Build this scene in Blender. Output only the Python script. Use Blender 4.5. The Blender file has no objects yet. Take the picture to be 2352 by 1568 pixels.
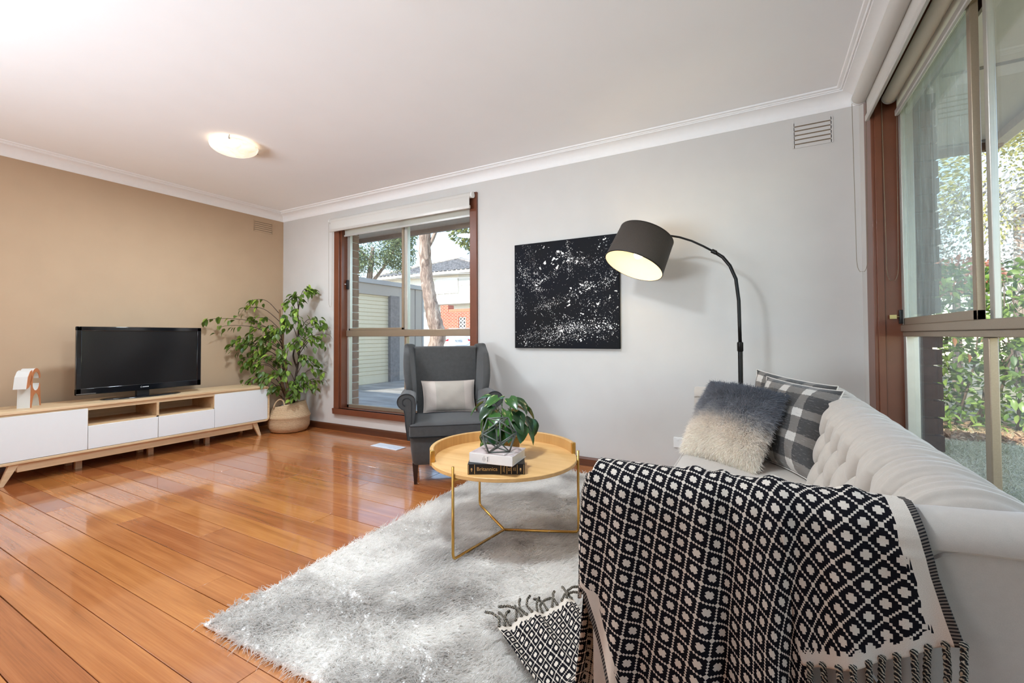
import bpy, bmesh, math, random
import numpy as np
from mathutils import Matrix, Vector, noise

random.seed(7)
RNG = np.random.default_rng(7)
SC = bpy.context.scene
COL = SC.collection

# ------------------------------------------------------------------ camera
cam_d = bpy.data.cameras.new('camera')
cam = bpy.data.objects.new('camera', cam_d)
COL.objects.link(cam)
FW = Vector((-0.484323, 0.874654, 0.020302))
RT = Vector((0.87478, 0.484498, -0.004552))
UP = Vector((0.013818, -0.015555, 0.999784))
cam.matrix_world = Matrix(((RT.x, UP.x, -FW.x, 0.0), (RT.y, UP.y, -FW.y, 0.0),
                           (RT.z, UP.z, -FW.z, 1.0), (0, 0, 0, 1)))
FPX = 1024.67
cam_d.sensor_width = 36.0
cam_d.lens = FPX / 2352 * 36.0
cam_d.shift_y = -32.75 / 2352
cam_d.clip_start = 0.05
cam_d.clip_end = 300
SC.camera = cam

# ------------------------------------------------------------------ world, sun, lights, exposure
SUN_EL = math.radians(34)
SUN_AZ = Vector((0.30, 0.95, 0)).normalized()          # horizontal direction the light travels
w = bpy.data.worlds.new('sky')
SC.world = w
w.use_nodes = True
wn = w.node_tree
sky = wn.nodes.new('ShaderNodeTexSky')
sky.sky_type = 'NISHITA'
sky.sun_disc = False
sky.sun_elevation = SUN_EL
sky.sun_rotation = math.atan2(-SUN_AZ.x, -SUN_AZ.y)
sky.air_density = 1.0
sky.dust_density = 0.15
sky.ozone_density = 1.6
bgn = wn.nodes['Background']
hs = wn.nodes.new('ShaderNodeHueSaturation')
hs.inputs['Saturation'].default_value = 0.85
wn.links.new(sky.outputs[0], hs.inputs['Color'])
wn.links.new(hs.outputs[0], bgn.inputs[0])
bgn.inputs[1].default_value = 0.42

sun_d = bpy.data.lights.new('sun', 'SUN')
sun_d.energy = 5.5
sun_d.angle = math.radians(0.6)
sun_d.color = (1.0, 0.93, 0.82)
sun = bpy.data.objects.new('sun', sun_d)
COL.objects.link(sun)
sdir = Vector((SUN_AZ.x * math.cos(SUN_EL), SUN_AZ.y * math.cos(SUN_EL), -math.sin(SUN_EL)))
sun.rotation_euler = sdir.to_track_quat('-Z', 'Y').to_euler()


def area_light(name, loc, direction, sx, sy, power, color=(1, 1, 1), spread=180):
    d = bpy.data.lights.new(name, 'AREA')
    d.shape = 'RECTANGLE'
    d.size, d.size_y = sx, sy
    d.energy = power
    d.color = color
    d.spread = math.radians(spread)
    o = bpy.data.objects.new(name, d)
    COL.objects.link(o)
    o.location = loc
    o.rotation_euler = Vector(direction).to_track_quat('-Z', 'Z').to_euler()
    return o


# unseen area light added behind the camera to brighten ceiling and walls
area_light('rear_fill_light', (-1.95, -2.85, 1.15), (0.22, 1, 0.85), 4.2, 1.4, 160, (0.78, 0.90, 1.0), 105)

SC.view_settings.view_transform = 'Standard'
SC.view_settings.look = 'None'
SC.view_settings.gamma = 1.0
SC.view_settings.use_curve_mapping = False
SC.view_settings.exposure = 0.44
SC.cycles.use_denoising = True
SC.cycles_curves.shape = 'THICK'
SC.cycles.max_bounces = 10
SC.cycles.diffuse_bounces = 7
SC.cycles.glossy_bounces = 4
SC.cycles.transparent_max_bounces = 24
SC.cycles.sample_clamp_indirect = 6.0
SC.cycles.caustics_reflective = False
SC.cycles.caustics_refractive = False


# ------------------------------------------------------------------ materials
def srgb(r, g, b):
    f = lambda c: (c / 255 / 12.92) if c / 255 <= 0.04045 else ((c / 255 + 0.055) / 1.055) ** 2.4
    return (f(r), f(g), f(b), 1.0)


class NT:
    """small helper around a principled material's node tree"""
    def __init__(s, name):
        s.m = bpy.data.materials.new(name)
        s.m.use_nodes = True
        s.t = s.m.node_tree
        s.b = s.t.nodes['Principled BSDF']
        s.out = s.t.nodes['Material Output']

    def n(s, typ, ins=None, **props):
        nd = s.t.nodes.new('ShaderNode' + typ)
        for k, v in props.items():
            setattr(nd, k, v)
        for k, v in (ins or {}).items():
            s.set(nd.inputs[k], v)
        return nd

    def set(s, sock, v):
        if isinstance(v, bpy.types.NodeSocket):
            s.t.links.new(v, sock)
        else:
            sock.default_value = v

    def math(s, op, a, b=None, c=None):
        nd = s.n('Math', operation=op)
        s.set(nd.inputs[0], a)
        if b is not None:
            s.set(nd.inputs[1], b)
        if c is not None:
            s.set(nd.inputs[2], c)
        return nd.outputs[0]

    def mix(s, f, a, b, blend='MIX'):
        nd = s.n('Mix', data_type='RGBA', blend_type=blend)
        s.set(nd.inputs[0], f)
        s.set(nd.inputs[6], a)
        s.set(nd.inputs[7], b)
        return nd.outputs[2]

    def ramp(s, f, stops):
        nd = s.n('ValToRGB')
        el = nd.color_ramp.elements
        while len(el) > len(stops):
            el.remove(el[-1])
        while len(el) < len(stops):
            el.new(0.5)
        for e, (p, c) in zip(el, stops):
            e.position = p
            e.color = c
        s.set(nd.inputs[0], f)
        return nd.outputs[0]

    def coord(s, kind='Object'):
        return s.n('TexCoord').outputs[kind]

    def mapping(s, vec, scale=(1, 1, 1), rot=(0, 0, 0), loc=(0, 0, 0)):
        nd = s.n('Mapping')
        s.set(nd.inputs[0], vec)
        nd.inputs['Scale'].default_value = scale
        nd.inputs['Rotation'].default_value = rot
        nd.inputs['Location'].default_value = loc
        return nd.outputs[0]

    def noise(s, vec, scale, detail=3, rough=0.5, dist=0.0, out=0):
        nd = s.n('TexNoise')
        s.set(nd.inputs['Vector'], vec)
        nd.inputs['Scale'].default_value = scale
        nd.inputs['Detail'].default_value = detail
        nd.inputs['Roughness'].default_value = rough
        nd.inputs['Distortion'].default_value = dist
        return nd.outputs[out]

    def bump(s, h, strength=0.2, dist=0.01):
        nd = s.n('Bump')
        s.set(nd.inputs['Height'], h)
        nd.inputs['Strength'].default_value = strength
        nd.inputs['Distance'].default_value = dist
        s.t.links.new(nd.outputs[0], s.b.inputs['Normal'])

    def base(s, v):
        s.set(s.b.inputs['Base Color'], v)

    def p(s, **kw):
        for k, v in kw.items():
            s.set(s.b.inputs[k.replace('_', ' ')], v)
        return s


def plain(name, col, rough=0.5, metal=0.0, var=0.06, scale=30, bump=0.0, bscale=120, coat=0.0, **kw):
    t = NT(name)
    v = t.coord()
    nz = t.noise(v, scale, 3)
    lo = tuple(c * (1 - var) for c in col[:3]) + (1,)
    hi = tuple(min(1, c * (1 + var)) for c in col[:3]) + (1,)
    t.base(t.ramp(nz, [(0.3, lo), (0.7, hi)]))
    t.p(Roughness=rough, Metallic=metal)
    if coat:
        t.b.inputs['Coat Weight'].default_value = coat
        t.b.inputs['Coat Roughness'].default_value = 0.08
    if bump:
        t.bump(t.noise(v, bscale, 4), bump, 0.004)
    for k, val in kw.items():
        t.b.inputs[k.replace('_', ' ')].default_value = val
    return t.m


def emit(name, col, strength):
    t = NT(name)
    t.base((col[0], col[1], col[2], 1))
    t.b.inputs['Emission Color'].default_value = (col[0], col[1], col[2], 1)
    t.b.inputs['Emission Strength'].default_value = strength
    return t.m


def glass_mat(name, tint=(0.96, 0.985, 0.98), haze=0.0, hazecol=(0.8, 0.85, 0.85, 1), refl=1.0, streak=0.0):
    m = bpy.data.materials.new(name)
    m.use_nodes = True
    t = m.node_tree
    for n in list(t.nodes):
        t.nodes.remove(n)
    out = t.nodes.new('ShaderNodeOutputMaterial')
    tr = t.nodes.new('ShaderNodeBsdfTransparent')
    tr.inputs[0].default_value = (*tint, 1)
    gl = t.nodes.new('ShaderNodeBsdfGlossy')
    gl.inputs['Roughness'].default_value = 0.02
    fr = t.nodes.new('ShaderNodeLayerWeight')
    fr.inputs[0].default_value = 0.5
    pw = t.nodes.new('ShaderNodeMath')
    pw.operation = 'POWER'
    pw.inputs[1].default_value = 4.0
    t.links.new(fr.outputs['Facing'], pw.inputs[0])
    mu = t.nodes.new('ShaderNodeMath')
    mu.operation = 'MULTIPLY_ADD'
    mu.inputs[1].default_value = 0.55 * refl
    mu.inputs[2].default_value = 0.025 * refl
    t.links.new(pw.outputs[0], mu.inputs[0])
    mx = t.nodes.new('ShaderNodeMixShader')
    t.links.new(mu.outputs[0], mx.inputs[0])
    t.links.new(tr.outputs[0], mx.inputs[1])
    t.links.new(gl.outputs[0], mx.inputs[2])
    last = mx
    if haze:
        df = t.nodes.new('ShaderNodeBsdfTranslucent')
        df.inputs[0].default_value = hazecol
        df2 = t.nodes.new('ShaderNodeBsdfDiffuse')
        df2.inputs[0].default_value = hazecol
        ad = t.nodes.new('ShaderNodeMixShader')
        ad.inputs[0].default_value = 0.5
        t.links.new(df.outputs[0], ad.inputs[1])
        t.links.new(df2.outputs[0], ad.inputs[2])
        mh = t.nodes.new('ShaderNodeMixShader')
        tc = t.nodes.new('ShaderNodeTexCoord')
        mp = t.nodes.new('ShaderNodeMapping')
        mp.inputs['Scale'].default_value = (60, 60, 5)
        nz = t.nodes.new('ShaderNodeTexNoise')
        nz.inputs['Scale'].default_value = 1.0
        nz.inputs['Detail'].default_value = 4
        t.links.new(tc.outputs['Object'], mp.inputs[0])
        t.links.new(mp.outputs[0], nz.inputs['Vector'])
        mr = t.nodes.new('ShaderNodeMapRange')
        mr.inputs['From Min'].default_value = 0.3
        mr.inputs['From Max'].default_value = 0.7
        mr.inputs['To Min'].default_value = haze * (1 - streak)
        mr.inputs['To Max'].default_value = haze * (1 + streak)
        t.links.new(nz.outputs[0], mr.inputs['Value'])
        t.links.new(mr.outputs[0], mh.inputs[0])
        t.links.new(mx.outputs[0], mh.inputs[1])
        t.links.new(ad.outputs[0], mh.inputs[2])
        last = mh
    t.links.new(last.outputs[0], out.inputs[0])
    return m


def wood(name, dark, light, scale=1.0, axis='X', rough=0.35, coat=0.0, bump=0.05, rand=0.0):
    """streaky timber, grain along the given object axis"""
    t = NT(name)
    v = t.coord()
    sc = {'X': (0.6, 14, 14), 'Y': (14, 0.6, 14), 'Z': (14, 14, 0.6)}[axis]
    oi = t.n('ObjectInfo')
    off = t.n('VectorMath', operation='SCALE')
    t.set(off.inputs[0], (17.0, 9.0, 5.0))
    t.set(off.inputs['Scale'], oi.outputs['Random'])
    add = t.n('VectorMath', operation='ADD')
    t.set(add.inputs[0], t.mapping(v, tuple(c * scale for c in sc)))
    t.set(add.inputs[1], off.outputs[0])
    g1 = t.noise(add.outputs[0], 1.0, 5, 0.6, 0.6)
    g2 = t.noise(add.outputs[0], 5.0, 3, 0.5, 0.2)
    g = t.math('ADD', t.math('MULTIPLY', g1, 0.7), t.math('MULTIPLY', g2, 0.3))
    c = t.ramp(g, [(0.33, dark), (0.66, light)])
    if rand:
        hv = t.n('HueSaturation')
        t.set(hv.inputs['Color'], c)
        t.set(hv.inputs['Value'], t.math('ADD', t.math('MULTIPLY', oi.outputs['Random'], rand), 1 - rand * 0.5))
        c = hv.outputs[0]
    t.base(c)
    t.p(Roughness=rough)
    if coat:
        t.b.inputs['Coat Weight'].default_value = coat
        t.b.inputs['Coat Roughness'].default_value = 0.06
    if bump:
        t.bump(g, bump, 0.002)
    return t.m


def fabric(name, col, var=0.12, scale=400, rough=0.85, sheen=0.3, bump=0.25):
    t = NT(name)
    v = t.coord()
    a = t.noise(v, scale, 2)
    b = t.noise(v, scale * 0.08, 3)
    f = t.math('ADD', t.math('MULTIPLY', a, 0.6), t.math('MULTIPLY', b, 0.4))
    lo = tuple(c * (1 - var) for c in col[:3]) + (1,)
    hi = tuple(min(1, c * (1 + var)) for c in col[:3]) + (1,)
    t.base(t.ramp(f, [(0.35, lo), (0.65, hi)]))
    t.p(Roughness=rough)
    t.b.inputs['Sheen Weight'].default_value = sheen
    t.b.inputs['Specular IOR Level'].default_value = 0.2
    t.bump(a, bump, 0.0015)
    return t.m


# ------------------------------------------------------------------ geometry helpers
def link(o, parent=None):
    COL.objects.link(o)
    if parent is not None:
        o.parent = parent
    return o


def tag(o, label=None, cat=None, group=None, kind=None):
    if label:
        o['label'] = label
    if cat:
        o['category'] = cat
    if group:
        o['group'] = group
    if kind:
        o['kind'] = kind
    return o


def empty(name, loc=(0, 0, 0), rz=0.0, label=None, cat=None, group=None, kind=None):
    o = bpy.data.objects.new(name, None)
    o.empty_display_size = 0.05
    COL.objects.link(o)
    o.location = loc
    o.rotation_euler = (0, 0, rz)
    return tag(o, label, cat, group, kind)


def frame_from_dir(d):
    d = Vector(d).normalized()
    a = Vector((0, 0, 1)) if abs(d.z) < 0.95 else Vector((1, 0, 0))
    x = d.cross(a).normalized()
    y = d.cross(x).normalized()
    return x, y, d


class MB:
    def __init__(s):
        s.v, s.f, s.uv = [], [], None

    def add(s, vs, fs):
        b = len(s.v)
        s.v += [tuple(p) for p in vs]
        s.f += [tuple(i + b for i in f) for f in fs]
        return s

    def box(s, x0, x1, y0, y1, z0, z1):
        return s.add([(x0, y0, z0), (x1, y0, z0), (x1, y1, z0), (x0, y1, z0), (x0, y0, z1), (x1, y0, z1), (x1, y1, z1), (x0, y1, z1)],
                     [(0, 3, 2, 1), (4, 5, 6, 7), (0, 1, 5, 4), (1, 2, 6, 5), (2, 3, 7, 6), (3, 0, 4, 7)])

    def obox(s, c, ax, ay, az, hx, hy, hz):
        c, ax, ay, az = Vector(c), Vector(ax).normalized(), Vector(ay).normalized(), Vector(az).normalized()
        P = [c + ax * (i * hx) + ay * (j * hy) + az * (k * hz) for k in (-1, 1) for j, i in ((-1, -1), (-1, 1), (1, 1), (1, -1))]
        return s.add(P, [(0, 3, 2, 1), (4, 5, 6, 7), (0, 1, 5, 4), (1, 2, 6, 5), (2, 3, 7, 6), (3, 0, 4, 7)])

    def tube(s, pts, r, seg=10, cap=True, closed=False):
        pts = [Vector(p) for p in pts]
        n = len(pts)
        rs = r if isinstance(r, (list, tuple)) else [r] * n
        px, py, _ = frame_from_dir(pts[1] - pts[0])
        rings = []
        b = len(s.v)
        for i, p in enumerate(pts):
            if closed:
                d = pts[(i + 1) % n] - pts[i - 1]
            else:
                d = pts[min(i + 1, n - 1)] - pts[max(i - 1, 0)]
            if d.length < 1e-9:
                d = Vector((0, 0, 1))
            d.normalize()
            px = (px - d * px.dot(d))
            if px.length < 1e-6:
                px, _, _ = frame_from_dir(d)
            px.normalize()
            py = d.cross(px)
            for k in range(seg):
                a = 2 * math.pi * k / seg
                s.v.append(tuple(p + px * (math.cos(a) * rs[i]) + py * (math.sin(a) * rs[i])))
        m = n if closed else n - 1
        for i in range(m):
            j = (i + 1) % n
            for k in range(seg):
                k2 = (k + 1) % seg
                s.f.append((b + i * seg + k, b + i * seg + k2, b + j * seg + k2, b + j * seg + k))
        if cap and not closed:
            s.f.append(tuple(b + k for k in range(seg))[::-1])
            s.f.append(tuple(b + (n - 1) * seg + k for k in range(seg)))
        return s

    def cyl(s, p0, p1, r0, r1=None, seg=24):
        return s.tube([p0, p1], [r0, r0 if r1 is None else r1], seg)

    def lathe(s, prof, c=(0, 0, 0), seg=32, a0=0.0, a1=2 * math.pi):
        full = abs(a1 - a0 - 2 * math.pi) < 1e-6
        n = seg if full else seg + 1
        b = len(s.v)
        for r, z in prof:
            for k in range(n):
                a = a0 + (a1 - a0) * k / seg
                s.v.append((c[0] + r * math.cos(a), c[1] + r * math.sin(a), c[2] + z))
        for i in range(len(prof) - 1):
            for k in range(seg):
                k2 = (k + 1) % n
                s.f.append((b + i * n + k, b + i * n + k2, b + (i + 1) * n + k2, b + (i + 1) * n + k))
        return s

    def prism(s, poly, h0, h1, plane='XZ'):
        """extrude a 2-D outline: plane XZ -> along Y, YZ -> along X, XY -> along Z"""
        def P(a, c, h):
            return {'XZ': (a, h, c), 'YZ': (h, a, c), 'XY': (a, c, h)}[plane]
        n = len(poly)
        b = len(s.v)
        s.v += [P(a, c, h0) for a, c in poly] + [P(a, c, h1) for a, c in poly]
        s.f.append(tuple(b + i for i in range(n)))
        s.f.append(tuple(b + n + i for i in range(n))[::-1])
        for i in range(n):
            j = (i + 1) % n
            s.f.append((b + i, b + n + i, b + n + j, b + j))
        return s

    def grid(s, G, close_u=False):
        """G: array [nu, nv, 3]"""
        nu, nv = len(G), len(G[0])
        b = len(s.v)
        for row in G:
            for p in row:
                s.v.append(tuple(p))
        for i in range(nu if close_u else nu - 1):
            i2 = (i + 1) % nu
            for j in range(nv - 1):
                s.f.append((b + i * nv + j, b + i2 * nv + j, b + i2 * nv + j + 1, b + i * nv + j + 1))
        return s

    def xf(s, M):
        s.v = [tuple(M @ Vector(p)) for p in s.v]
        return s

    def mesh(s, name, mat=None, smooth=False, fix=True):
        me = bpy.data.meshes.new(name)
        me.from_pydata(s.v, [], s.f)
        if fix:
            bm = bmesh.new()
            bm.from_mesh(me)
            bmesh.ops.recalc_face_normals(bm, faces=bm.faces)
            bm.to_mesh(me)
            bm.free()
        if smooth:
            me.polygons.foreach_set('use_smooth', [True] * len(me.polygons))
        for m in (mat if isinstance(mat, (list, tuple)) else [mat]):
            if m is not None:
                me.materials.append(m)
        return me

    def obj(s, name, mat=None, parent=None, smooth=False, bevel=0.0, seg=2, sub=0, auto=None, fix=True):
        o = link(bpy.data.objects.new(name, s.mesh(name, mat, smooth or bool(bevel) or auto is not None, fix)), parent)
        if bevel:
            md = o.modifiers.new('bevel', 'BEVEL')
            md.width = bevel
            md.segments = seg
            md.limit_method = 'ANGLE'
            md.angle_limit = math.radians(40)
            md.harden_normals = False
        if sub:
            md = o.modifiers.new('sub', 'SUBSURF')
            md.levels = md.render_levels = sub
        if bevel or auto is not None:
            me = o.data
            if auto is not None or bevel:
                try:
                    me.set_sharp_from_angle(angle=math.radians(auto if auto is not None else 35))
                except Exception:
                    pass
        return o


def box(name, x0, x1, y0, y1, z0, z1, mat, parent=None, bevel=0.0, seg=2):
    return MB().box(x0, x1, y0, y1, z0, z1).obj(name, mat, parent, bevel=bevel, seg=seg)


def inst(mesh, name, parent=None, M=None):
    o = link(bpy.data.objects.new(name, mesh), parent)
    if M is not None:
        o.matrix_local = M
    return o


def hair(name, roots, dirs, length, rad, cols, mat, parent=None, npts=4, curl=0.3, droop=0.25, kind='stuff'):
    """real strands as one curves object"""
    N = len(roots)
    hc = bpy.data.hair_curves.new(name)
    hc.add_curves([npts] * N)
    t = np.linspace(0, 1, npts)[None, :, None]
    d = dirs / np.linalg.norm(dirs, axis=1, keepdims=True)
    L = np.asarray(length).reshape(-1, 1, 1)
    side = RNG.normal(size=(N, 1, 3)) * curl
    pos = roots[:, None, :] + L * t * d[:, None, :] + L * (t ** 2) * side * 0.5
    pos[:, :, 2] -= (L * (t ** 2) * droop)[:, :, 0]
    hc.attributes['position'].data.foreach_set('vector', pos.astype(np.float32).ravel())
    ra = hc.attributes.get('radius') or hc.attributes.new('radius', 'FLOAT', 'POINT')
    rr = (rad * (1 - 0.75 * t[..., 0])) * np.ones((N, 1))
    ra.data.foreach_set('value', rr.astype(np.float32).ravel())
    ca = hc.attributes.new('col', 'FLOAT_COLOR', 'CURVE')
    c4 = np.concatenate([cols, np.ones((N, 1))], axis=1)
    ca.data.foreach_set('color', c4.astype(np.float32).ravel())
    hc.materials.append(mat)
    o = link(bpy.data.objects.new(name, hc), parent)
    if kind:
        o['kind'] = kind
    return o


def strand_mat(name, rough=0.7, trans=0.0):
    t = NT(name)
    c = t.n('Attribute', attribute_name='col').outputs['Color']
    t.base(c)
    t.p(Roughness=rough)
    t.b.inputs['Specular IOR Level'].default_value = 0.25
    if trans:
        tl = t.n('BsdfTranslucent')
        t.set(tl.inputs['Color'], c)
        mx = t.n('MixShader', {0: trans})
        t.t.links.new(t.b.outputs[0], mx.inputs[1])
        t.t.links.new(tl.outputs[0], mx.inputs[2])
        t.t.links.new(mx.outputs[0], t.out.inputs[0])
    return t.m


def vnoise(P, scale, seed=0.0):
    """cheap smooth value noise for arrays of points (uses a few sine layers)"""
    P = np.asarray(P) * scale
    r = np.random.default_rng(int(seed * 1000) + 11)
    out = np.zeros(len(P))
    amp = 1.0
    for k in range(5):
        a = r.normal(size=(3, 3))
        ph = r.uniform(0, 6.28, 3)
        q = np.sin(P @ a.T * (1.6 ** k) + ph)
        out += amp * q.prod(axis=1) + amp * 0.4 * q[:, 0]
        amp *= 0.7
    return out / 1.6


# ------------------------------------------------------------------ shared materials
M_WHITE_WALL = plain('wall_paint_white', srgb(208, 205, 201), 0.85, var=0.015, scale=6, bump=0.03, bscale=300)
M_TAN_WALL = plain('wall_paint_tan', srgb(190, 164, 136), 0.8, var=0.02, scale=5, bump=0.03, bscale=300)
M_CEIL = plain('ceiling_paint', srgb(248, 249, 250), 0.9, var=0.01, scale=4)
M_CORNICE = plain('cornice_paint', srgb(246, 246, 246), 0.7, var=0.01)
M_BROWN = plain('brown_window_paint', srgb(112, 62, 40), 0.38, var=0.06, scale=12, coat=0.2)
M_BASEB = wood('skirting_timber', srgb(74, 40, 24), srgb(106, 60, 34), 1.0, 'X', 0.35, 0.3)
M_ALU = plain('bronze_aluminium', srgb(168, 152, 132), 0.35, metal=0.65, var=0.04, scale=200)
M_ALU_LIGHT = plain('pale_aluminium', srgb(196, 194, 186), 0.35, metal=0.6, var=0.03)
M_BLACKP = plain('black_plastic', srgb(22, 22, 24), 0.35, var=0.1)
M_WHITE_PL = plain('white_plastic', srgb(238, 238, 236), 0.35, var=0.01)
M_CHROME = plain('chrome', srgb(205, 205, 205), 0.18, metal=1.0, var=0.02)
M_GLASS = glass_mat('window_glass', haze=0.02, streak=0.5)
M_GLASS_MILKY = glass_mat('milky_sash_glass', tint=(0.86, 0.92, 0.90), haze=0.20, hazecol=(0.62, 0.68, 0.66, 1), streak=0.55, refl=1.3)  # tinted glass with a streaky pale haze mixed in
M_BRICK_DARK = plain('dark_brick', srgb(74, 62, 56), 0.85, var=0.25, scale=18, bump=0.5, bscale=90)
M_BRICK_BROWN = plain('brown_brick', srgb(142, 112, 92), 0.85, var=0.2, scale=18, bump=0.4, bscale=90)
M_MORTAR = plain('mortar', srgb(190, 186, 178), 0.9, var=0.1)
M_SOFFIT = plain('eave_lining', srgb(232, 226, 216), 0.8, var=0.02)

XL, XR, YB, ZC = -4.943, 0.54, 3.313, 2.46
YR = -3.0
GZ = -0.35

# ================================================================== STRUCTURE
def floor_mat():
    t = NT('polished_floor_boards')
    v = t.coord('Object')
    geo = t.n('NewGeometry')
    oi = t.n('ObjectInfo')
    off = t.n('VectorMath', operation='SCALE')
    t.set(off.inputs[0], (31.0, 13.0, 7.0))
    t.set(off.inputs['Scale'], oi.outputs['Random'])
    add = t.n('VectorMath', operation='ADD')
    t.set(add.inputs[0], t.mapping(geo.outputs['Position'], (0.9, 16, 1)))
    t.set(add.inputs[1], off.outputs[0])
    g1 = t.noise(add.outputs[0], 1.0, 6, 0.62, 1.2)
    fine = t.noise(t.mapping(add.outputs[0], (1, 5, 1)), 3.0, 3, 0.6)
    big = t.noise(t.mapping(geo.outputs['Position'], (1.2, 2.2, 1)), 1.2, 3)
    g = t.math('ADD', t.math('ADD', t.math('MULTIPLY', g1, 0.55), t.math('MULTIPLY', fine, 0.25)), t.math('MULTIPLY', big, 0.2))
    c = t.ramp(g, [(0.28, srgb(122, 66, 32)), (0.48, srgb(170, 102, 54)), (0.68, srgb(196, 128, 74))])
    hv = t.n('HueSaturation')
    t.set(hv.inputs['Color'], c)
    t.set(hv.inputs['Value'], t.math('ADD', t.math('MULTIPLY', oi.outputs['Random'], 0.34), 0.82))
    t.set(hv.inputs['Hue'], t.math('ADD', t.math('MULTIPLY', oi.outputs['Random'], 0.012), 0.494))
    t.base(hv.outputs[0])
    scuff = t.noise(geo.outputs['Position'], 9.0, 5, 0.65)
    t.p(Roughness=t.math('ADD', t.math('MULTIPLY', scuff, 0.16), 0.14))
    t.b.inputs['Coat Weight'].default_value = 0.75
    t.set(t.b.inputs['Coat Roughness'], t.math('ADD', t.math('MULTIPLY', scuff, 0.10), 0.015))
    wv = t.noise(t.mapping(geo.outputs['Position'], (2.0, 7.0, 1)), 1.5, 2)
    hh = t.math('ADD', t.math('MULTIPLY', wv, 1.0), t.math('MULTIPLY', g1, 0.12))
    t.bump(hh, 0.018, 0.012)
    bn = [n for n in t.t.nodes if n.type == 'BUMP'][0]
    t.t.links.new(bn.outputs[0], t.b.inputs['Coat Normal'])
    return t.m


M_FLOOR = floor_mat()
M_SUB = plain('dark_board_gap', srgb(38, 20, 12), 0.9)

floor = MB().box(XL - 0.2, XR + 0.2, -0.5, YB + 0.2, -0.12, -0.012).obj('floor', M_SUB)
tag(floor, kind='structure')
rear = MB().box(XL - 0.2, XR + 0.2, YR, -0.5, -0.12, 0.0).obj('floor_area', M_FLOOR, floor)
PITCH = 0.1285
y = 0.826 - PITCH * 10
row = 0
while y < YB:
    y2 = min(y + PITCH, YB + 0.01)
    x = XL - 0.01
    first = True
    while x < XR:
        ln = random.uniform(0.6, 2.2) if first else random.uniform(1.5, 3.4)
        first = False
        x2 = min(x + ln, XR + 0.01)
        if XR - x2 < 0.4:
            x2 = XR + 0.01
        dz = random.uniform(-0.0006, 0.0006)
        box('floor_board', x + 0.0007, x2 - 0.0007, max(y, -0.5) + 0.0010, y2 - 0.0010, -0.012, dz, M_FLOOR, floor, bevel=0.0012, seg=1)
        x = x2
    y = y2 if y2 < YB else YB + 1
    row += 1

# ---- ceiling and walls (openings left for the windows)
ceil = tag(MB().box(XL - 0.2, XR + 0.3, YR, YB + 0.25, ZC, ZC + 0.12).obj('ceiling', M_CEIL), kind='structure')
tag(MB().box(XL - 0.2, XL, YR, YB + 0.25, -0.1, ZC).obj('wall_left', M_TAN_WALL), kind='structure')
tag(MB().box(XL - 0.2, XR + 0.3, YR - 0.15, YR, -0.1, ZC).obj('wall_rear', M_TAN_WALL), kind='structure')
tag(MB().box(-0.70, XR, -0.46, -0.34, -0.1, ZC).obj('light_blocker', plain('blocker_dark', srgb(62, 46, 38), 0.6)), kind='structure')  # unseen dark panel added to keep rear light off the sofa arm
W1X0, W1X1, W1Z0, W1Z1 = -3.955, -2.248, 0.215, 2.225       # rear-facing window opening
W2Y0, W2Y1, W2Z0, W2Z1 = 0.15, 2.955, 0.18, 2.26            # side window opening


def wall_back():
    m = MB()
    y0, y1 = YB, YB + 0.12
    m.box(XL, W1X0, y0, y1, -0.1, ZC)
    m.box(W1X1, XR + 0.12, y0, y1, -0.1, ZC)
    m.box(W1X0, W1X1, y0, y1, -0.1, W1Z0)
    m.box(W1X0, W1X1, y0, y1, W1Z1, ZC)
    return tag(m.obj('wall_back', M_WHITE_WALL), kind='structure')


def wall_right():
    m = MB()
    x0, x1 = XR, XR + 0.12
    m.box(x0, x1, W2Y1, YB + 0.12, -0.1, ZC)
    m.box(x0, x1, YR, W2Y0, -0.1, ZC)
    m.box(x0, x1, W2Y0, W2Y1, -0.1, W2Z0)
    m.box(x0, x1, W2Y0, W2Y1, W2Z1, ZC)
    return tag(m.obj('wall_right', M_WHITE_WALL), kind='structure')


wall_back()
wall_right()

# ---- cornices: cove with a plain bead and a scalloped bead
PROF = [(0.0, 0.0), (0.004, 0.0)]
for k in range(9):
    a = math.radians(90 * k / 8)
    PROF.append((0.006 + 0.078 * (1 - math.cos(a)), 0.004 + 0.066 * math.sin(a)))
PROF += [(0.088, 0.070), (0.090, 0.077), (0.096, 0.079), (0.101, 0.077), (0.103, 0.080), (0.112, 0.081), (0.118, 0.083), (0.121, 0.0905)]
Z0 = ZC - 0.091


def cornice(name, along, lo, hi, wallpos, sgn, miter):
    n = 2
    G = []
    for k in range(n):
        row_ = []
        for (d, h) in PROF:
            e = (lo + d * miter[0]) if k == 0 else (hi - d * miter[1])
            wp = wallpos + sgn * d
            row_.append((wp, e, Z0 + h) if along == 'Y' else (e, wp, Z0 + h))
        G.append(row_)
    o = MB().grid(G).obj(name, M_CORNICE, auto=25)
    # the scalloped bead: short swelling beads along the run
    pts = []
    rs = []
    L0, L1 = lo + 0.098 * miter[0], hi - 0.098 * miter[1]
    m = int((L1 - L0) / 0.011)
    for k in range(m + 1):
        e = L0 + (L1 - L0) * k / m
        wp = wallpos + sgn * 0.097
        rs.append(0.0032 + 0.0016 * math.sin(e * 62) ** 2)
        pts.append((wp, e, Z0 + 0.078) if along == 'Y' else (e, wp, Z0 + 0.078))
    MB().tube(pts, rs, 6).obj('scalloped_bead', M_CORNICE, o, smooth=True)
    return tag(o, kind='structure')


cornice('trim_1', 'Y', YR, YB, XL, 1, (0, 1))
cornice('trim_2', 'X', XL, XR, YB, -1, (1, 1))
cornice('trim_3', 'Y', YR, YB, XR, -1, (0, 1))


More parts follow.
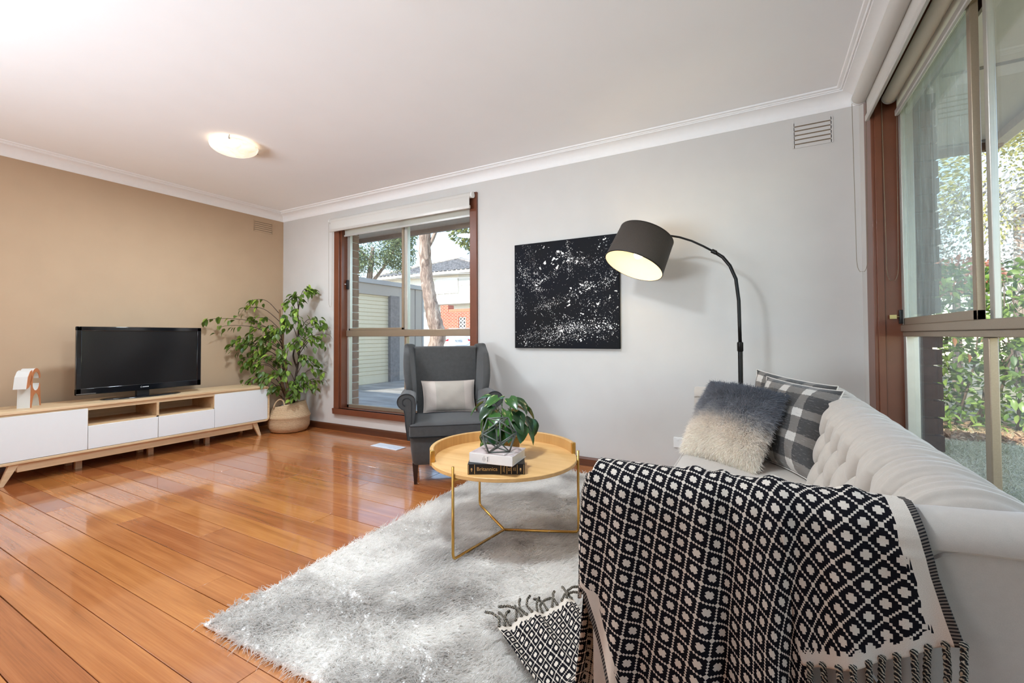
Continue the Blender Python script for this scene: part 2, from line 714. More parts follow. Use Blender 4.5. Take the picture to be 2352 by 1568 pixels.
def baseboard(name, along, lo, hi, wallpos, sgn):
    prof = [(0.0, 0.0), (0.016, 0.0), (0.016, 0.052), (0.012, 0.060), (0.008, 0.066), (0.0, 0.066)]
    m = MB()
    pol = [(wallpos + sgn * d, h) for d, h in prof]
    m.prism(pol, lo, hi, 'YZ' if along == 'X' else 'XZ')
    return tag(m.obj(name, M_BASEB), kind='structure')


baseboard('baseboard_back', 'X', XL, XR, YB, -1)
baseboard('baseboard_left', 'Y', YR, YB, XL, 1)
baseboard('baseboard_right', 'Y', YR, YB, XR, -1)


# ---- windows -----------------------------------------------------------------
def window_back():
    root = tag(empty('window_1', (0, 0, 0)), kind='structure')
    x0, x1, z0, z1 = W1X0, W1X1, W1Z0, W1Z1
    yf = YB - 0.022
    # brown architraves and sill
    box('architrave', x0 - 0.075, x0 + 0.0, yf, YB + 0.01, z0 - 0.005, z1 + 0.06, M_BROWN, root, 0.003)
    box('architrave', x1 - 0.0, x1 + 0.07, yf, YB + 0.01, z0 - 0.005, z1 + 0.06, M_BROWN, root, 0.003)
    box('architrave', x0, x1, yf, YB + 0.01, z1, z1 + 0.06, M_BROWN, root, 0.003)
    m = MB().prism([(x0 - 0.088, 0.236), (x1 + 0.085, 0.236), (x1 + 0.080, 0.176), (x0 - 0.080, 0.176)], YB - 0.034, YB + 0.01, 'XZ')
    m.obj('sill_board', M_BROWN, root, bevel=0.003)
    box('sill_top', x0 - 0.01, x1 + 0.01, YB - 0.03, YB + 0.09, 0.214, 0.236, M_BROWN, root)
    # stepped reveal
    for s, xx in ((1, x0), (-1, x1)):
        box('reveal', min(xx, xx + s * 0.018), max(xx, xx + s * 0.018), YB, YB + 0.10, z0, z1, M_BROWN, root, 0.002)
    box('reveal', x0, x1, YB, YB + 0.10, z1 - 0.018, z1, M_BROWN, root)
    # aluminium frame
    ya, yb = YB + 0.078, YB + 0.125
    gx0, gx1 = x0 + 0.018, x1 - 0.018
    box('outer_frame', gx0, gx0 + 0.028, ya, yb, 0.236, z1 - 0.018, M_ALU_LIGHT, root, 0.003)
    box('outer_frame', gx1 - 0.028, gx1, ya, yb, 0.236, z1 - 0.018, M_ALU_LIGHT, root, 0.003)
    box('outer_frame', gx0, gx1, ya, yb, 0.236, 0.272, M_ALU, root, 0.003)
    box('outer_frame', gx0, gx1, ya, yb, z1 - 0.05, z1 - 0.018, M_ALU_LIGHT, root, 0.003)
    box('transom', gx0, gx1, ya - 0.012, yb, 1.004, 1.072, M_ALU, root, 0.004)
    cx = -3.105
    box('mullion', cx - 0.012, cx + 0.030, ya + 0.004, yb, 1.072, z1 - 0.05, M_ALU_LIGHT, root, 0.003)
    box('mullion', cx - 0.012, cx + 0.020, ya + 0.004, yb, 0.272, 1.004, M_ALU, root, 0.003)
    # sliding sash, upper left
    sx0, sx1 = gx0 + 0.028, cx - 0.012
    ys = ya - 0.004
    box('sash_stile', sx0, sx0 + 0.022, ys, ys + 0.022, 1.072, z1 - 0.05, M_ALU_LIGHT, root, 0.002)
    box('sash_stile', sx1 - 0.028, sx1, ys, ys + 0.022, 1.072, z1 - 0.05, M_ALU, root, 0.002)
    box('sash_rail', sx0, sx1, ys, ys + 0.022, 1.072, 1.094, M_ALU, root, 0.002)
    box('pane', sx0 + 0.02, sx1 - 0.026, ys + 0.009, ys + 0.013, 1.09, z1 - 0.05, M_GLASS, root)
    box('pane', cx + 0.028, gx1 - 0.026, ya + 0.022, ya + 0.026, 1.07, z1 - 0.05, M_GLASS, root)
    box('pane', sx0, cx - 0.01, ya + 0.022, ya + 0.026, 0.27, 1.006, M_GLASS, root)
    box('pane', cx + 0.018, gx1 - 0.026, ya + 0.022, ya + 0.026, 0.27, 1.006, M_GLASS, root)
    lk = box('latch', gx0 + 0.008, gx0 + 0.034, ys - 0.018, ys + 0.002, 1.52, 1.62, M_BLACKP, root, 0.003)
    MB().tube([(gx0 + 0.012, ys - 0.016, 1.575), (gx0 - 0.012, ys - 0.03, 1.575)], [0.007, 0.009], 10).obj('latch_key', M_CHROME, lk, smooth=True)


window_back()


def window_side():
    root = tag(empty('window_2', (0, 0, 0)), kind='structure')
    y0, y1, z0, z1 = W2Y0, W2Y1, W2Z0, W2Z1
    xf = XR - 0.014
    box('architrave', xf, XR + 0.01, y1 - 0.012, y1 + 0.150, z0 - 0.1, z1 + 0.03, M_BROWN, root, 0.003)
    box('architrave', xf, XR + 0.01, y0 - 0.07, y0, z0 - 0.1, z1 + 0.03, M_BROWN, root, 0.003)
    box('sill_board', XR - 0.03, XR + 0.10, y0 - 0.08, y1, z0 - 0.06, z0, M_BROWN, root, 0.003)
    box('reveal', XR, XR + 0.115, y1 - 0.014, y1, z0, z1, M_BROWN, root, 0.002)
    box('reveal', XR + 0.0, XR + 0.03, y1 - 0.020, y1, z0, z1, M_BROWN, root, 0.002)
    box('reveal', XR, XR + 0.115, y0, y0 + 0.014, z0, z1, M_BROWN, root)
    box('reveal', XR, XR + 0.115, y0, y1, z1 - 0.014, z1, M_BROWN, root)
    xa, xb = XR + 0.100, XR + 0.150
    ye = y1 - 0.014
    box('outer_frame', xa, xb, ye - 0.045, ye, z0, 1.000, M_ALU_LIGHT, root, 0.003)
    box('outer_frame', xa - 0.004, xb, ye - 0.026, ye, 1.048, z1, M_ALU_LIGHT, root, 0.003)
    box('outer_frame', xa, xb, y0, ye, z0, z0 + 0.05, M_ALU, root, 0.003)
    box('outer_frame', xa, xb, y0, ye, z1 - 0.06, z1 - 0.014, M_ALU, root, 0.003)
    box('transom', xa - 0.010, xb, y0, ye, 1.014, 1.048, M_ALU, root, 0.003)
    box('transom', xa - 0.002, xb, y0, ye, 0.990, 1.014, M_ALU, root, 0.002)
    ym = 2.03
    for k, yy in enumerate((ym, ym - 0.93)):
        box('mullion', xa + 0.008, xa + 0.032, yy - 0.024, yy + 0.020, z0 + 0.05, 0.99, M_ALU, root, 0.003)
        box('mullion', xa + 0.020, xa + 0.040, yy - 0.030, yy + 0.000, 1.048, z1 - 0.06, M_ALU_LIGHT, root, 0.003)
    # sliding sash (pane with uneven pale haze, runs on the inner track)
    xs = xa - 0.004
    sy0, sy1 = ym + 0.020, ye - 0.028
    box('sash_stile', xs, xs + 0.022, sy1 - 0.016, sy1, 1.048, z1 - 0.06, M_ALU_LIGHT, root, 0.002)
    box('sash_stile', xs, xs + 0.022, sy0, sy0 + 0.030, 1.048, z1 - 0.06, M_ALU, root, 0.002)
    box('sash_rail', xs, xs + 0.022, sy0, sy1, 1.048, 1.082, M_ALU, root, 0.002)
    box('sash_rail', xs, xs + 0.022, sy0, sy1, z1 - 0.095, z1 - 0.06, M_ALU, root, 0.002)
    box('pane', xs + 0.009, xs + 0.013, sy0 + 0.026, sy1 - 0.014, 1.08, z1 - 0.09, M_GLASS_MILKY, root)
    box('pane', xa + 0.028, xa + 0.032, ym - 0.96, ym - 0.01, 1.045, z1 - 0.06, M_GLASS, root)
    box('pane', xa + 0.028, xa + 0.032, y0, ym - 0.98, 1.045, z1 - 0.06, M_GLASS, root)
    box('pane', xa + 0.028, xa + 0.032, ym + 0.02, ye - 0.04, z0 + 0.05, 0.992, M_GLASS, root)
    box('pane', xa + 0.028, xa + 0.032, ym - 0.91, ym - 0.01, z0 + 0.05, 0.992, M_GLASS, root)
    box('pane', xa + 0.028, xa + 0.032, y0, ym - 0.98, z0 + 0.05, 0.992, M_GLASS, root)
    lk = box('latch', XR + 0.082, XR + 0.104, y1 - 0.034, y1 - 0.012, 1.055, 1.125, M_BLACKP, root, 0.003)
    m = MB().cyl((XR + 0.083, y1 - 0.028, 1.09), (XR + 0.070, y1 - 0.030, 1.09), 0.003, seg=8)
    m.obox((XR + 0.058, y1 - 0.031, 1.09), (1, 0, 0), (0, 1, 0), (0, 0, 1), 0.014, 0.0015, 0.010)
    m.obj('latch_key', plain('brass_key', srgb(190, 170, 120), 0.3, metal=0.9), lk)


window_side()

# ---- outside shell of the house: brick leaves, eaves, roof ---------------------
EAVE_Y, EAVE_X, ZS = 4.06, 1.32, 2.26
sh = tag(empty('house_shell', (0, 0, 0)), kind='structure')
sh.name = 'house_shell'
box('eave_lining', -14, EAVE_X, YB + 0.24, EAVE_Y, ZS, ZS + 0.02, M_SOFFIT, sh)
box('eave_lining', XR + 0.24, EAVE_X, -12, YB + 0.24, ZS, ZS + 0.02, M_SOFFIT, sh)
M_JOINT = plain('eave_joint', srgb(150, 148, 145), 0.7)
for yy in (1.2, 2.9, 4.0):
    box('cover_strip', XR + 0.26, EAVE_X - 0.01, yy - 0.012, yy + 0.012, ZS - 0.006, ZS + 0.001, M_JOINT, sh)
for xx in (-5.6, -3.75, -1.9):
    box('cover_strip', xx - 0.012, xx + 0.012, YB + 0.26, EAVE_Y - 0.01, ZS - 0.006, ZS + 0.001, M_SOFFIT, sh)
M_FASCIA = plain('fascia_paint', srgb(148, 126, 112), 0.5)
M_FASCIA_W = plain('fascia_paint_white', srgb(226, 216, 206), 0.5)
box('fascia', -14, EAVE_X + 0.02, EAVE_Y, EAVE_Y + 0.025, ZS - 0.05, ZS + 0.13, M_FASCIA, sh)
box('fascia', EAVE_X, EAVE_X + 0.025, -12, EAVE_Y + 0.025, ZS - 0.05, ZS + 0.13, M_FASCIA_W, sh)
box('gutter', -14, EAVE_X + 0.1, EAVE_Y + 0.025, EAVE_Y + 0.12, ZS - 0.03, ZS + 0.06, M_FASCIA, sh, 0.01)
box('gutter', EAVE_X + 0.025, EAVE_X + 0.12, -12, EAVE_Y + 0.12, ZS - 0.01, ZS + 0.10, M_FASCIA_W, sh, 0.01)
rf = MB()
ridge = -3.6
rf.add([(-14, EAVE_Y + .12, ZS + .1), (EAVE_X + .12, EAVE_Y + .12, ZS + .1), (EAVE_X + .12, -12, ZS + .1), (-14, -12, ZS + .1),
        (-14, -0.6, ridge + 7.75), (-3.4, -0.6, ridge + 7.75), (-3.4, -6, ridge + 7.75), (-14, -6, ridge + 7.75)],
       [(0, 1, 5, 4), (1, 2, 6, 5), (2, 3, 7, 6), (3, 0, 4, 7), (4, 5, 6, 7)])
rf.obj('roof_plane', plain('roof_tile', srgb(120, 92, 80), 0.8), sh)  # unseen roof; ridge and leftward reach shaped to shade lawn and driveway
box('outer_wall', -14, XL - 0.21, YB + 0.0, YB + 0.24, GZ, ZS, M_BRICK_BROWN, sh)  # unseen wall added so no sun passes under the extended roof
box('outer_wall', XL - 0.2, W1X0 - 0.01, YB + 0.13, YB + 0.24, GZ, ZS, M_BRICK_BROWN, sh)
box('outer_wall', W1X1 + 0.01, XR + 0.1, YB + 0.13, YB + 0.24, GZ, ZS, M_BRICK_BROWN, sh)
box('outer_wall', W1X0 - 0.01, W1X1 + 0.01, YB + 0.13, YB + 0.24, GZ, 0.21, M_BRICK_BROWN, sh)
box('outer_wall', W1X0 - 0.01, W1X1 + 0.01, YB + 0.13, YB + 0.24, 2.19, ZS, M_BRICK_BROWN, sh)
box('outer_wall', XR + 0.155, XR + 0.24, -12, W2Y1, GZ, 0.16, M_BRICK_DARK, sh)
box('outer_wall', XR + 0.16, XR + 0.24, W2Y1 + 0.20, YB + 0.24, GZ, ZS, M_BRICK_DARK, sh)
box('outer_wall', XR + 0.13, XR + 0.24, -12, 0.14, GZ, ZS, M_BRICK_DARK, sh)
# bricks of the two window jambs, seen through the glass
bm_dark = MB().box(-0.062, 0.062, -0.10, 0.10, -0.038, 0.038).mesh('brick_dark', M_BRICK_DARK)
bm_brn = MB().box(-0.10, 0.10, -0.055, 0.055, -0.038, 0.038).mesh('brick_brown', M_BRICK_BROWN)
box('mortar_core', XR + 0.165, XR + 0.226, W2Y1 + 0.050, W2Y1 + 0.22, GZ, ZS, plain('dark_mortar', srgb(96, 90, 86), 0.9), sh)
z = 0.02
k = 0
while z < ZS - 0.03:
    o = inst(bm_dark, 'brick', sh, Matrix.Translation((XR + 0.196 + random.uniform(-.004, .004), W2Y1 + 0.135, z)) @ Matrix.Rotation(random.uniform(-.03, .03), 4, 'Z'))
    z += 0.0865
    k += 1
box('mortar_core', W1X0 - 0.20, W1X0 + 0.008, YB + 0.135, YB + 0.232, GZ, ZS, M_MORTAR, sh)
z = 0.02
while z < ZS - 0.03:
    inst(bm_brn, 'brick', sh, Matrix.Translation((W1X0 - 0.085 + random.uniform(-.003, .003), YB + 0.188, z)))
    z += 0.0865

# ================================================================== BLINDS, VENTS, OUTLET
def blind_fabric(name, col, trans):
    t = NT(name)
    v = t.coord()
    nz = t.noise(v, 500, 2)
    lo = tuple(c * 0.97 for c in col[:3]) + (1,)
    t.base(t.ramp(nz, [(0.3, lo), (0.7, col)]))
    t.p(Roughness=0.8)
    tl = t.n('BsdfTranslucent', {'Color': col})
    mx = t.n('MixShader', {0: trans})
    t.t.links.new(t.b.outputs[0], mx.inputs[1])
    t.t.links.new(tl.outputs[0], mx.inputs[2])
    t.t.links.new(mx.outputs[0], t.out.inputs[0])
    return t.m


M_BLOCKOUT = blind_fabric('blockout_blind_cloth', srgb(208, 205, 199), 0.0)
M_CREAM_ROLL = blind_fabric('cream_blind_roll', srgb(248, 244, 230), 0.0)
M_SHEER = blind_fabric('sunscreen_blind_cloth', srgb(244, 242, 236), 0.55)
M_BAR = plain('blind_bar', srgb(206, 202, 196), 0.35, metal=0.3, var=0.02)
M_CHAIN = plain('ball_chain', srgb(150, 138, 116), 0.3, metal=0.7, var=0.2, scale=300)
ball_me = MB().lathe([(0.0, -0.0021), (0.0015, -0.0015), (0.0021, 0), (0.0015, 0.0015), (0.0, 0.0021)], seg=6).mesh('chain_ball', M_CHAIN, True)


def roller_blind(along, pos, lo, hi, zroll, rroll, zbar, dbar, cloth, label, chain_end, chain_z, chain_gap, bar_h=0.024, bar_d=0.008, chain_off=0.0):
    """along 'X' or 'Y'; pos = distance coordinate of the roll axis; dbar = offset of the hanging cloth"""
    P = (lambda e, d, z: (e, d, z)) if along == 'X' else (lambda e, d, z: (d, e, z))
    root = empty('roller_blind', P((lo + hi) / 2, pos, zroll), label=label, cat='blind')
    off = Vector(root.location)
    R = lambda e, d, z: tuple(Vector(P(e, d, z)) - off)
    MB().tube([R(lo, pos, zroll), R(hi, pos, zroll)], rroll, 28).obj('roll', M_CREAM_ROLL if cloth is M_SHEER else cloth, root, auto=40)
    c = pos + dbar
    m = MB()
    a, b = R(lo + 0.012, c - 0.0008, zbar), R(hi - 0.012, c + 0.0008, zroll)
    m.box(min(a[0], b[0]), max(a[0], b[0]), min(a[1], b[1]), max(a[1], b[1]), min(a[2], b[2]), max(a[2], b[2]))
    m.obj('cloth', cloth, root)
    m = MB()
    prof = [(-bar_d, -bar_h / 2), (-bar_d * .6, -bar_h * .62), (bar_d * .6, -bar_h * .62), (bar_d, -bar_h / 2), (bar_d, bar_h / 2), (0, bar_h * .6), (-bar_d, bar_h / 2)]
    G = [[R(e, c + d, zbar + h) for d, h in prof + prof[:1]] for e in (lo + 0.006, hi - 0.006)]
    m.grid(G)
    m.f.append(tuple(range(len(prof))))
    n0 = len(prof) + 1
    m.f.append(tuple(n0 + i for i in range(len(prof)))[::-1])
    m.obj('bottom_bar', M_BAR, root, auto=30)
    for e in (lo - 0.008, hi + 0.008):
        MB().tube([R(e - 0.006, pos, zroll), R(e + 0.006, pos, zroll)], rroll * 1.06, 20).obj('bracket', M_WHITE_PL, root, auto=40)
    # bead chain loop
    e = chain_end + chain_off
    n = int((zroll - chain_z) / 0.006)
    path = []
    for s in (-1, 1):
        rng = range(n) if s == -1 else range(n - 1, -1, -1)
        for k in rng:
            t = k / n
            z = zroll - (zroll - chain_z) * t
            g = chain_gap * (1 - 0.25 * t) if t < 0.93 else chain_gap * 0.75 * math.sqrt(max(0, 1 - ((t - 0.93) / 0.07) ** 2))
            path.append(R(e, pos + s * g, z))
    cm = MB()
    cm.tube(path, 0.0008, 4)
    o = cm.obj('chain', M_CHAIN, root)
    bm_ = MB()
    ring = [(0.0, -0.0022), (0.0019, -0.0011), (0.0019, 0.0011), (0.0, 0.0022)]
    for p in path[::1]:
        bm_.lathe(ring, p, 5)
    bm_.obj('chain_beads', M_CHAIN, o, smooth=True)['kind'] = 'stuff'
    return root


roller_blind('X', YB - 0.055, -4.035, -2.205, 2.250, 0.026, 2.142, -0.020, M_BLOCKOUT,
             'white blockout roller blind with its bar over the window behind the armchair', -4.045, 1.32, 0.024)
roller_blind('X', YB + 0.045, -3.935, -2.265, 2.178, 0.020, 2.098, -0.012, M_SHEER,
             'thin bright sunscreen blind inside the frame of the window behind the armchair', -3.940, 1.24, 0.015, bar_h=0.016, bar_d=0.006)
roller_blind('Y', XR - 0.055, 0.12, 2.955, 2.262, 0.034, 2.140, 0.028, M_BLOCKOUT,
             'white blockout roller blind mounted outside the big side window above the sofa', 2.975, 1.33, 0.030)
roller_blind('Y', XR + 0.060, 0.19, 2.905, 2.212, 0.030, 2.120, 0.024, M_SHEER,
             'cream sunscreen roller blind inside the reveal of the big side window', 2.925, 1.27, 0.030)


def air_vent(label, mat, horiz, c0, c1, z0, z1, wall, sgn):
    """five slots between painted blades"""
    cz, cc = (z0 + z1) / 2, (c0 + c1) / 2
    loc = (cc, wall, cz) if horiz == 'X' else (wall, cc, cz)
    root = empty('air_vent', loc, label=label, cat='air vent')
    hw, hh = (c1 - c0) / 2, (z1 - z0) / 2
    def B(name, a0, a1, d0, d1, zz0, zz1, m_, tilt=0):
        if horiz == 'X':
            o = box(name, a0, a1, min(sgn * d0, sgn * d1), max(sgn * d0, sgn * d1), zz0, zz1, m_, root)
        else:
            o = box(name, min(sgn * d0, sgn * d1), max(sgn * d0, sgn * d1), a0, a1, zz0, zz1, m_, root)
        return o
    dk = plain('vent_slot_shadow', srgb(130, 112, 92), 0.9)
    B('backing', -hw, hw, 0.0002, 0.0012, -hh, hh, dk)
    n = 5
    step = (2 * hh) / n
    for k in range(n + 1):
        zz = -hh + k * step
        B('blade', -hw - 0.004, hw + 0.004, 0.0006, 0.005, zz - step * 0.36, zz + step * 0.36, mat)
    for s in (-1, 1):
        a = s * (hw + 0.006)
        B('edge', a - 0.006, a + 0.006, 0.0006, 0.005, -hh - step * .3, hh + step * .3, mat)
    return root


air_vent('white painted slotted air vent high on the white wall near the side window', M_WHITE_WALL, 'X', 0.213, 0.400, 2.185, 2.325, YB, -1)
air_vent('tan painted slotted air vent high on the tan wall by the corner', M_TAN_WALL, 'Y', 2.960, 3.165, 2.205, 2.318, XL, 1)


def outlet():
    root = empty('power_outlet', (-0.478, YB, 0.252), label='white double power outlet low on the white wall beside the sofa', cat='power outlet')
    box('face_plate', -0.058, 0.058, -0.010, 0.0, -0.036, 0.036, M_WHITE_PL, root, 0.003)
    for x in (-0.03, 0.03):
        box('switch_rocker', x - 0.008, x + 0.008, -0.013, -0.009, 0.012, 0.026, M_WHITE_PL, root, 0.001)
    MB().cyl((0.004, -0.0105, 0.0), (0.004, -0.014, 0.0), 0.006, seg=12).obj('red_dot_plug', M_BLACKP, root)


outlet()


def floor_vent():
    root = empty('floor_register', (-2.965, 3.018, 0.0), math.radians(-2), label='white metal floor heating register set in the boards by the armchair', cat='floor vent')
    mw = plain('white_enamel', srgb(222, 228, 236), 0.3, var=0.02)
    box('frame_plate', -0.165, 0.165, -0.062, 0.062, 0.0005, 0.006, mw, root, 0.002)
    box('damper', 0.03, 0.135, -0.036, 0.036, 0.006, 0.0068, plain('register_dark', srgb(120, 140, 165), 0.4), root)
    for k in range(9):
        y = -0.036 + 0.072 * (k + 0.5) / 9
        box('louvre', -0.14, 0.14, y - 0.0022, y + 0.0022, 0.006, 0.009, mw, root)


floor_vent()


# ================================================================== CEILING LIGHT
def ceiling_light(loc, label, power):
    root = empty('ceiling_light', (loc[0], loc[1], ZC), label=label, cat='ceiling light', group='round glass ceiling lights')
    MB().lathe([(0.0, 0.0), (0.10, 0.0), (0.10, -0.020), (0.09, -0.024), (0.0, -0.024)], seg=40).obj('base_plate', plain('cream_enamel', srgb(235, 230, 220), 0.4), root, auto=40)
    t = NT('alabaster_glass')
    v = t.coord()
    nz = t.noise(v, 9, 4, 0.6, 1.5)
    t.base(t.ramp(nz, [(0.35, srgb(238, 222, 200)), (0.65, srgb(252, 246, 236))]))
    t.p(Roughness=0.25)
    t.set(t.b.inputs['Emission Color'], t.ramp(nz, [(0.35, srgb(250, 226, 196)), (0.65, srgb(255, 246, 232))]))
    t.b.inputs['Emission Strength'].default_value = 0.55
    prof = []
    for k in range(11):
        a = math.radians(90 * k / 10)
        prof.append((0.158 * math.sin(a), -0.030 - 0.062 * math.cos(a)))
    prof += [(0.160, -0.026), (0.156, -0.024)]
    MB().lathe(prof, seg=48).obj('glass_bowl', t.m, root, smooth=True)
    for k in range(3):
        a = math.radians(200 + 120 * k)
        m = MB().tube([(0.150 * math.cos(a), 0.150 * math.sin(a), -0.004), (0.163 * math.cos(a), 0.163 * math.sin(a), -0.02), (0.160 * math.cos(a), 0.160 * math.sin(a), -0.036)], 0.004, 8)
        m.lathe([(0, -0.006), (0.006, -0.004), (0.007, 0), (0.006, 0.004), (0, 0.006)], (0.163 * math.cos(a), 0.163 * math.sin(a), -0.032), 10)
        m.obj('clip', M_CHROME, root, smooth=True)
    d = bpy.data.lights.new('ceiling_lamp', 'AREA')
    d.shape = 'DISK'
    d.size = 0.26
    d.energy = power
    d.color = (0.80, 0.91, 1.0)
    o = bpy.data.objects.new('ceiling_lamp', d)
    COL.objects.link(o)
    o.location = (loc[0], loc[1], ZC - 0.105)


ceiling_light((-3.425, 1.895), 'round frosted glass ceiling light with metal clips near the tan wall', 30)
ceiling_light((-1.25, 1.15), 'added round glass ceiling light just above the view, for overhead fill', 31)  # extra fixture out of view, added to light table and rug from above


# ================================================================== TV UNIT, TELEVISION, ORNAMENT
M_OAK = wood('pale_oak', srgb(196, 164, 124), srgb(226, 200, 162), 1.0, 'Y', 0.45, 0.05, 0.04)
M_OAK_IN = wood('pale_oak_inside', srgb(186, 152, 112), srgb(214, 184, 144), 1.0, 'Y', 0.5, 0.0, 0.04)
M_LACQ = plain('white_lacquer', srgb(226, 230, 231), 0.22, var=0.005)


def tv_unit():
    xf, xb = -4.435, -4.835
    y0, y1 = 0.885, 2.832
    yc = (y0 + y1) / 2
    root = empty('tv_cabinet', ((xf + xb) / 2, yc, 0.0), label='long low oak media cabinet with white doors and two open shelves', cat='cabinet')
    ox, oy = root.location.x, root.location.y
    # rounded case shell
    zt, zb, th, r = 0.502, 0.142, 0.018, 0.042
    def rr(o_, rad):
        pts = []
        for cx_, cz_, a0 in ((y1 - o_ - rad, zt - o_ - rad, 0), (y0 + o_ + rad, zt - o_ - rad, 90), (y0 + o_ + rad, zb + o_ + rad, 180), (y1 - o_ - rad, zb + o_ + rad, 270)):
            for k in range(7):
                a = math.radians(a0 + 15 * k)
                pts.append((cx_ + rad * math.cos(a) - oy, cz_ + rad * math.sin(a)))
        return pts
    A, B = rr(0, r), rr(th, r - th + 0.004)
    n = len(A)
    m = MB()
    for pts, x in ((A, xf), (A, xb), (B, xb), (B, xf)):
        m.v += [(x - ox, a, c) for a, c in pts]
    for i in range(n):
        j = (i + 1) % n
        for q in range(4):
            q2 = (q + 1) % 4
            m.f.append((q * n + i, q * n + j, q2 * n + j, q2 * n + i))
    m.obj('case', M_OAK, root, bevel=0.002)
    X = lambda a: a - ox
    Y = lambda a: a - oy
    box('back_panel', X(xb + 0.004), X(xb + 0.010), Y(y0 + 0.02), Y(y1 - 0.02), zb + 0.02, zt - 0.02, M_OAK_IN, root)
    ya, ym, yz = 1.400, 1.856, 2.306
    for yy in (ya, ym, yz):
        box('divider', X(xb + 0.01), X(xf - 0.014), Y(yy - 0.009), Y(yy + 0.009), zb + 0.018, zt - 0.018, M_OAK_IN, root)
    box('top_rail', X(xf - 0.03), X(xf - 0.012), Y(ya), Y(yz), zt - 0.046, zt - 0.017, M_OAK, root)
    box('top_rail', X(xf - 0.03), X(xf - 0.012), Y(y0 + 0.02), Y(ya), zt - 0.036, zt - 0.017, M_OAK, root)
    box('top_rail', X(xf - 0.03), X(xf - 0.012), Y(yz), Y(y1 - 0.02), zt - 0.036, zt - 0.017, M_OAK, root)
    box('shelf', X(xb + 0.01), X(xf - 0.014), Y(ya), Y(yz), 0.332, 0.346, M_OAK_IN, root)
    dx0, dx1 = xf - 0.022, xf - 0.003
    box('door', X(dx0), X(dx1), Y(y0 + 0.021), Y(ya + 0.004), 0.163, 0.470, M_LACQ, root, 0.0015)
    box('door', X(dx0), X(dx1), Y(yz - 0.004), Y(y1 - 0.021), 0.163, 0.470, M_LACQ, root, 0.0015)
    box('drawer_front', X(dx0), X(dx1), Y(ya + 0.007), Y(ym - 0.002), 0.163, 0.336, M_LACQ, root, 0.0015)
    box('drawer_front', X(dx0), X(dx1), Y(ym + 0.002), Y(yz - 0.007), 0.163, 0.336, M_LACQ, root, 0.0015)
    mg = plain('grommet', srgb(206, 198, 186), 0.4)
    for yy in (1.50, 2.00):
        c = (X(xb + 0.010), Y(yy), 0.408)
        gm = MB()
        pr = [(0.030, 0.0), (0.030, 0.006), (0.022, 0.008), (0.021, 0.002)]
        gm.lathe(pr, seg=28)
        gm.xf(Matrix.Translation(c) @ Matrix.Rotation(math.radians(90), 4, 'Y'))
        g = gm.obj('cable_grommet', mg, root, smooth=True)
        dm = MB().cyl((0, 0, 0.0), (0, 0, 0.003), 0.021, seg=24).xf(Matrix.Translation(c) @ Matrix.Rotation(math.radians(90), 4, 'Y'))
        dm.obj('cable_hole', M_BLACKP, g)
    # plinth rails and legs
    lo, hi = y0 + 0.16, y1 - 0.16
    for x in (xf - 0.035, xb + 0.045):
        box('plinth_rail', X(x - 0.009), X(x + 0.009), Y(lo), Y(hi), 0.082, 0.144, M_OAK, root, 0.002)
    for yy in (lo + 0.004, hi - 0.004):
        box('plinth_rail', X(xb + 0.045), X(xf - 0.035), Y(yy - 0.009), Y(yy + 0.009), 0.090, 0.144, M_OAK, root)
    for s, yy in ((-1, lo), (1, hi)):
        for x in (xf - 0.032, xb + 0.045):
            m = MB()
            a0, a1 = Y(yy - s * 0.012), Y(yy + s * 0.040)
            b0, b1 = Y(yy + s * 0.062), Y(yy + s * 0.088)
            m.add([(X(x - .016), a0, .144), (X(x + .016), a0, .144), (X(x + .016), a1, .144), (X(x - .016), a1, .144),
                   (X(x - .010), b0, 0), (X(x + .010), b0, 0), (X(x + .010), b1, 0), (X(x - .010), b1, 0)],
                  [(0, 1, 2, 3), (4, 7, 6, 5), (0, 4, 5, 1), (1, 5, 6, 2), (2, 6, 7, 3), (3, 7, 4, 0)])
            m.obj('splayed_leg', M_OAK, root, bevel=0.002)
    for yy in (1.398, 1.862, 2.310):
        for x in (xf - 0.155, xb + 0.06):
            box('support_leg', X(x - 0.016), X(x + 0.016), Y(yy - 0.020), Y(yy + 0.020), 0, 0.144, M_OAK, root, 0.002)


tv_unit()


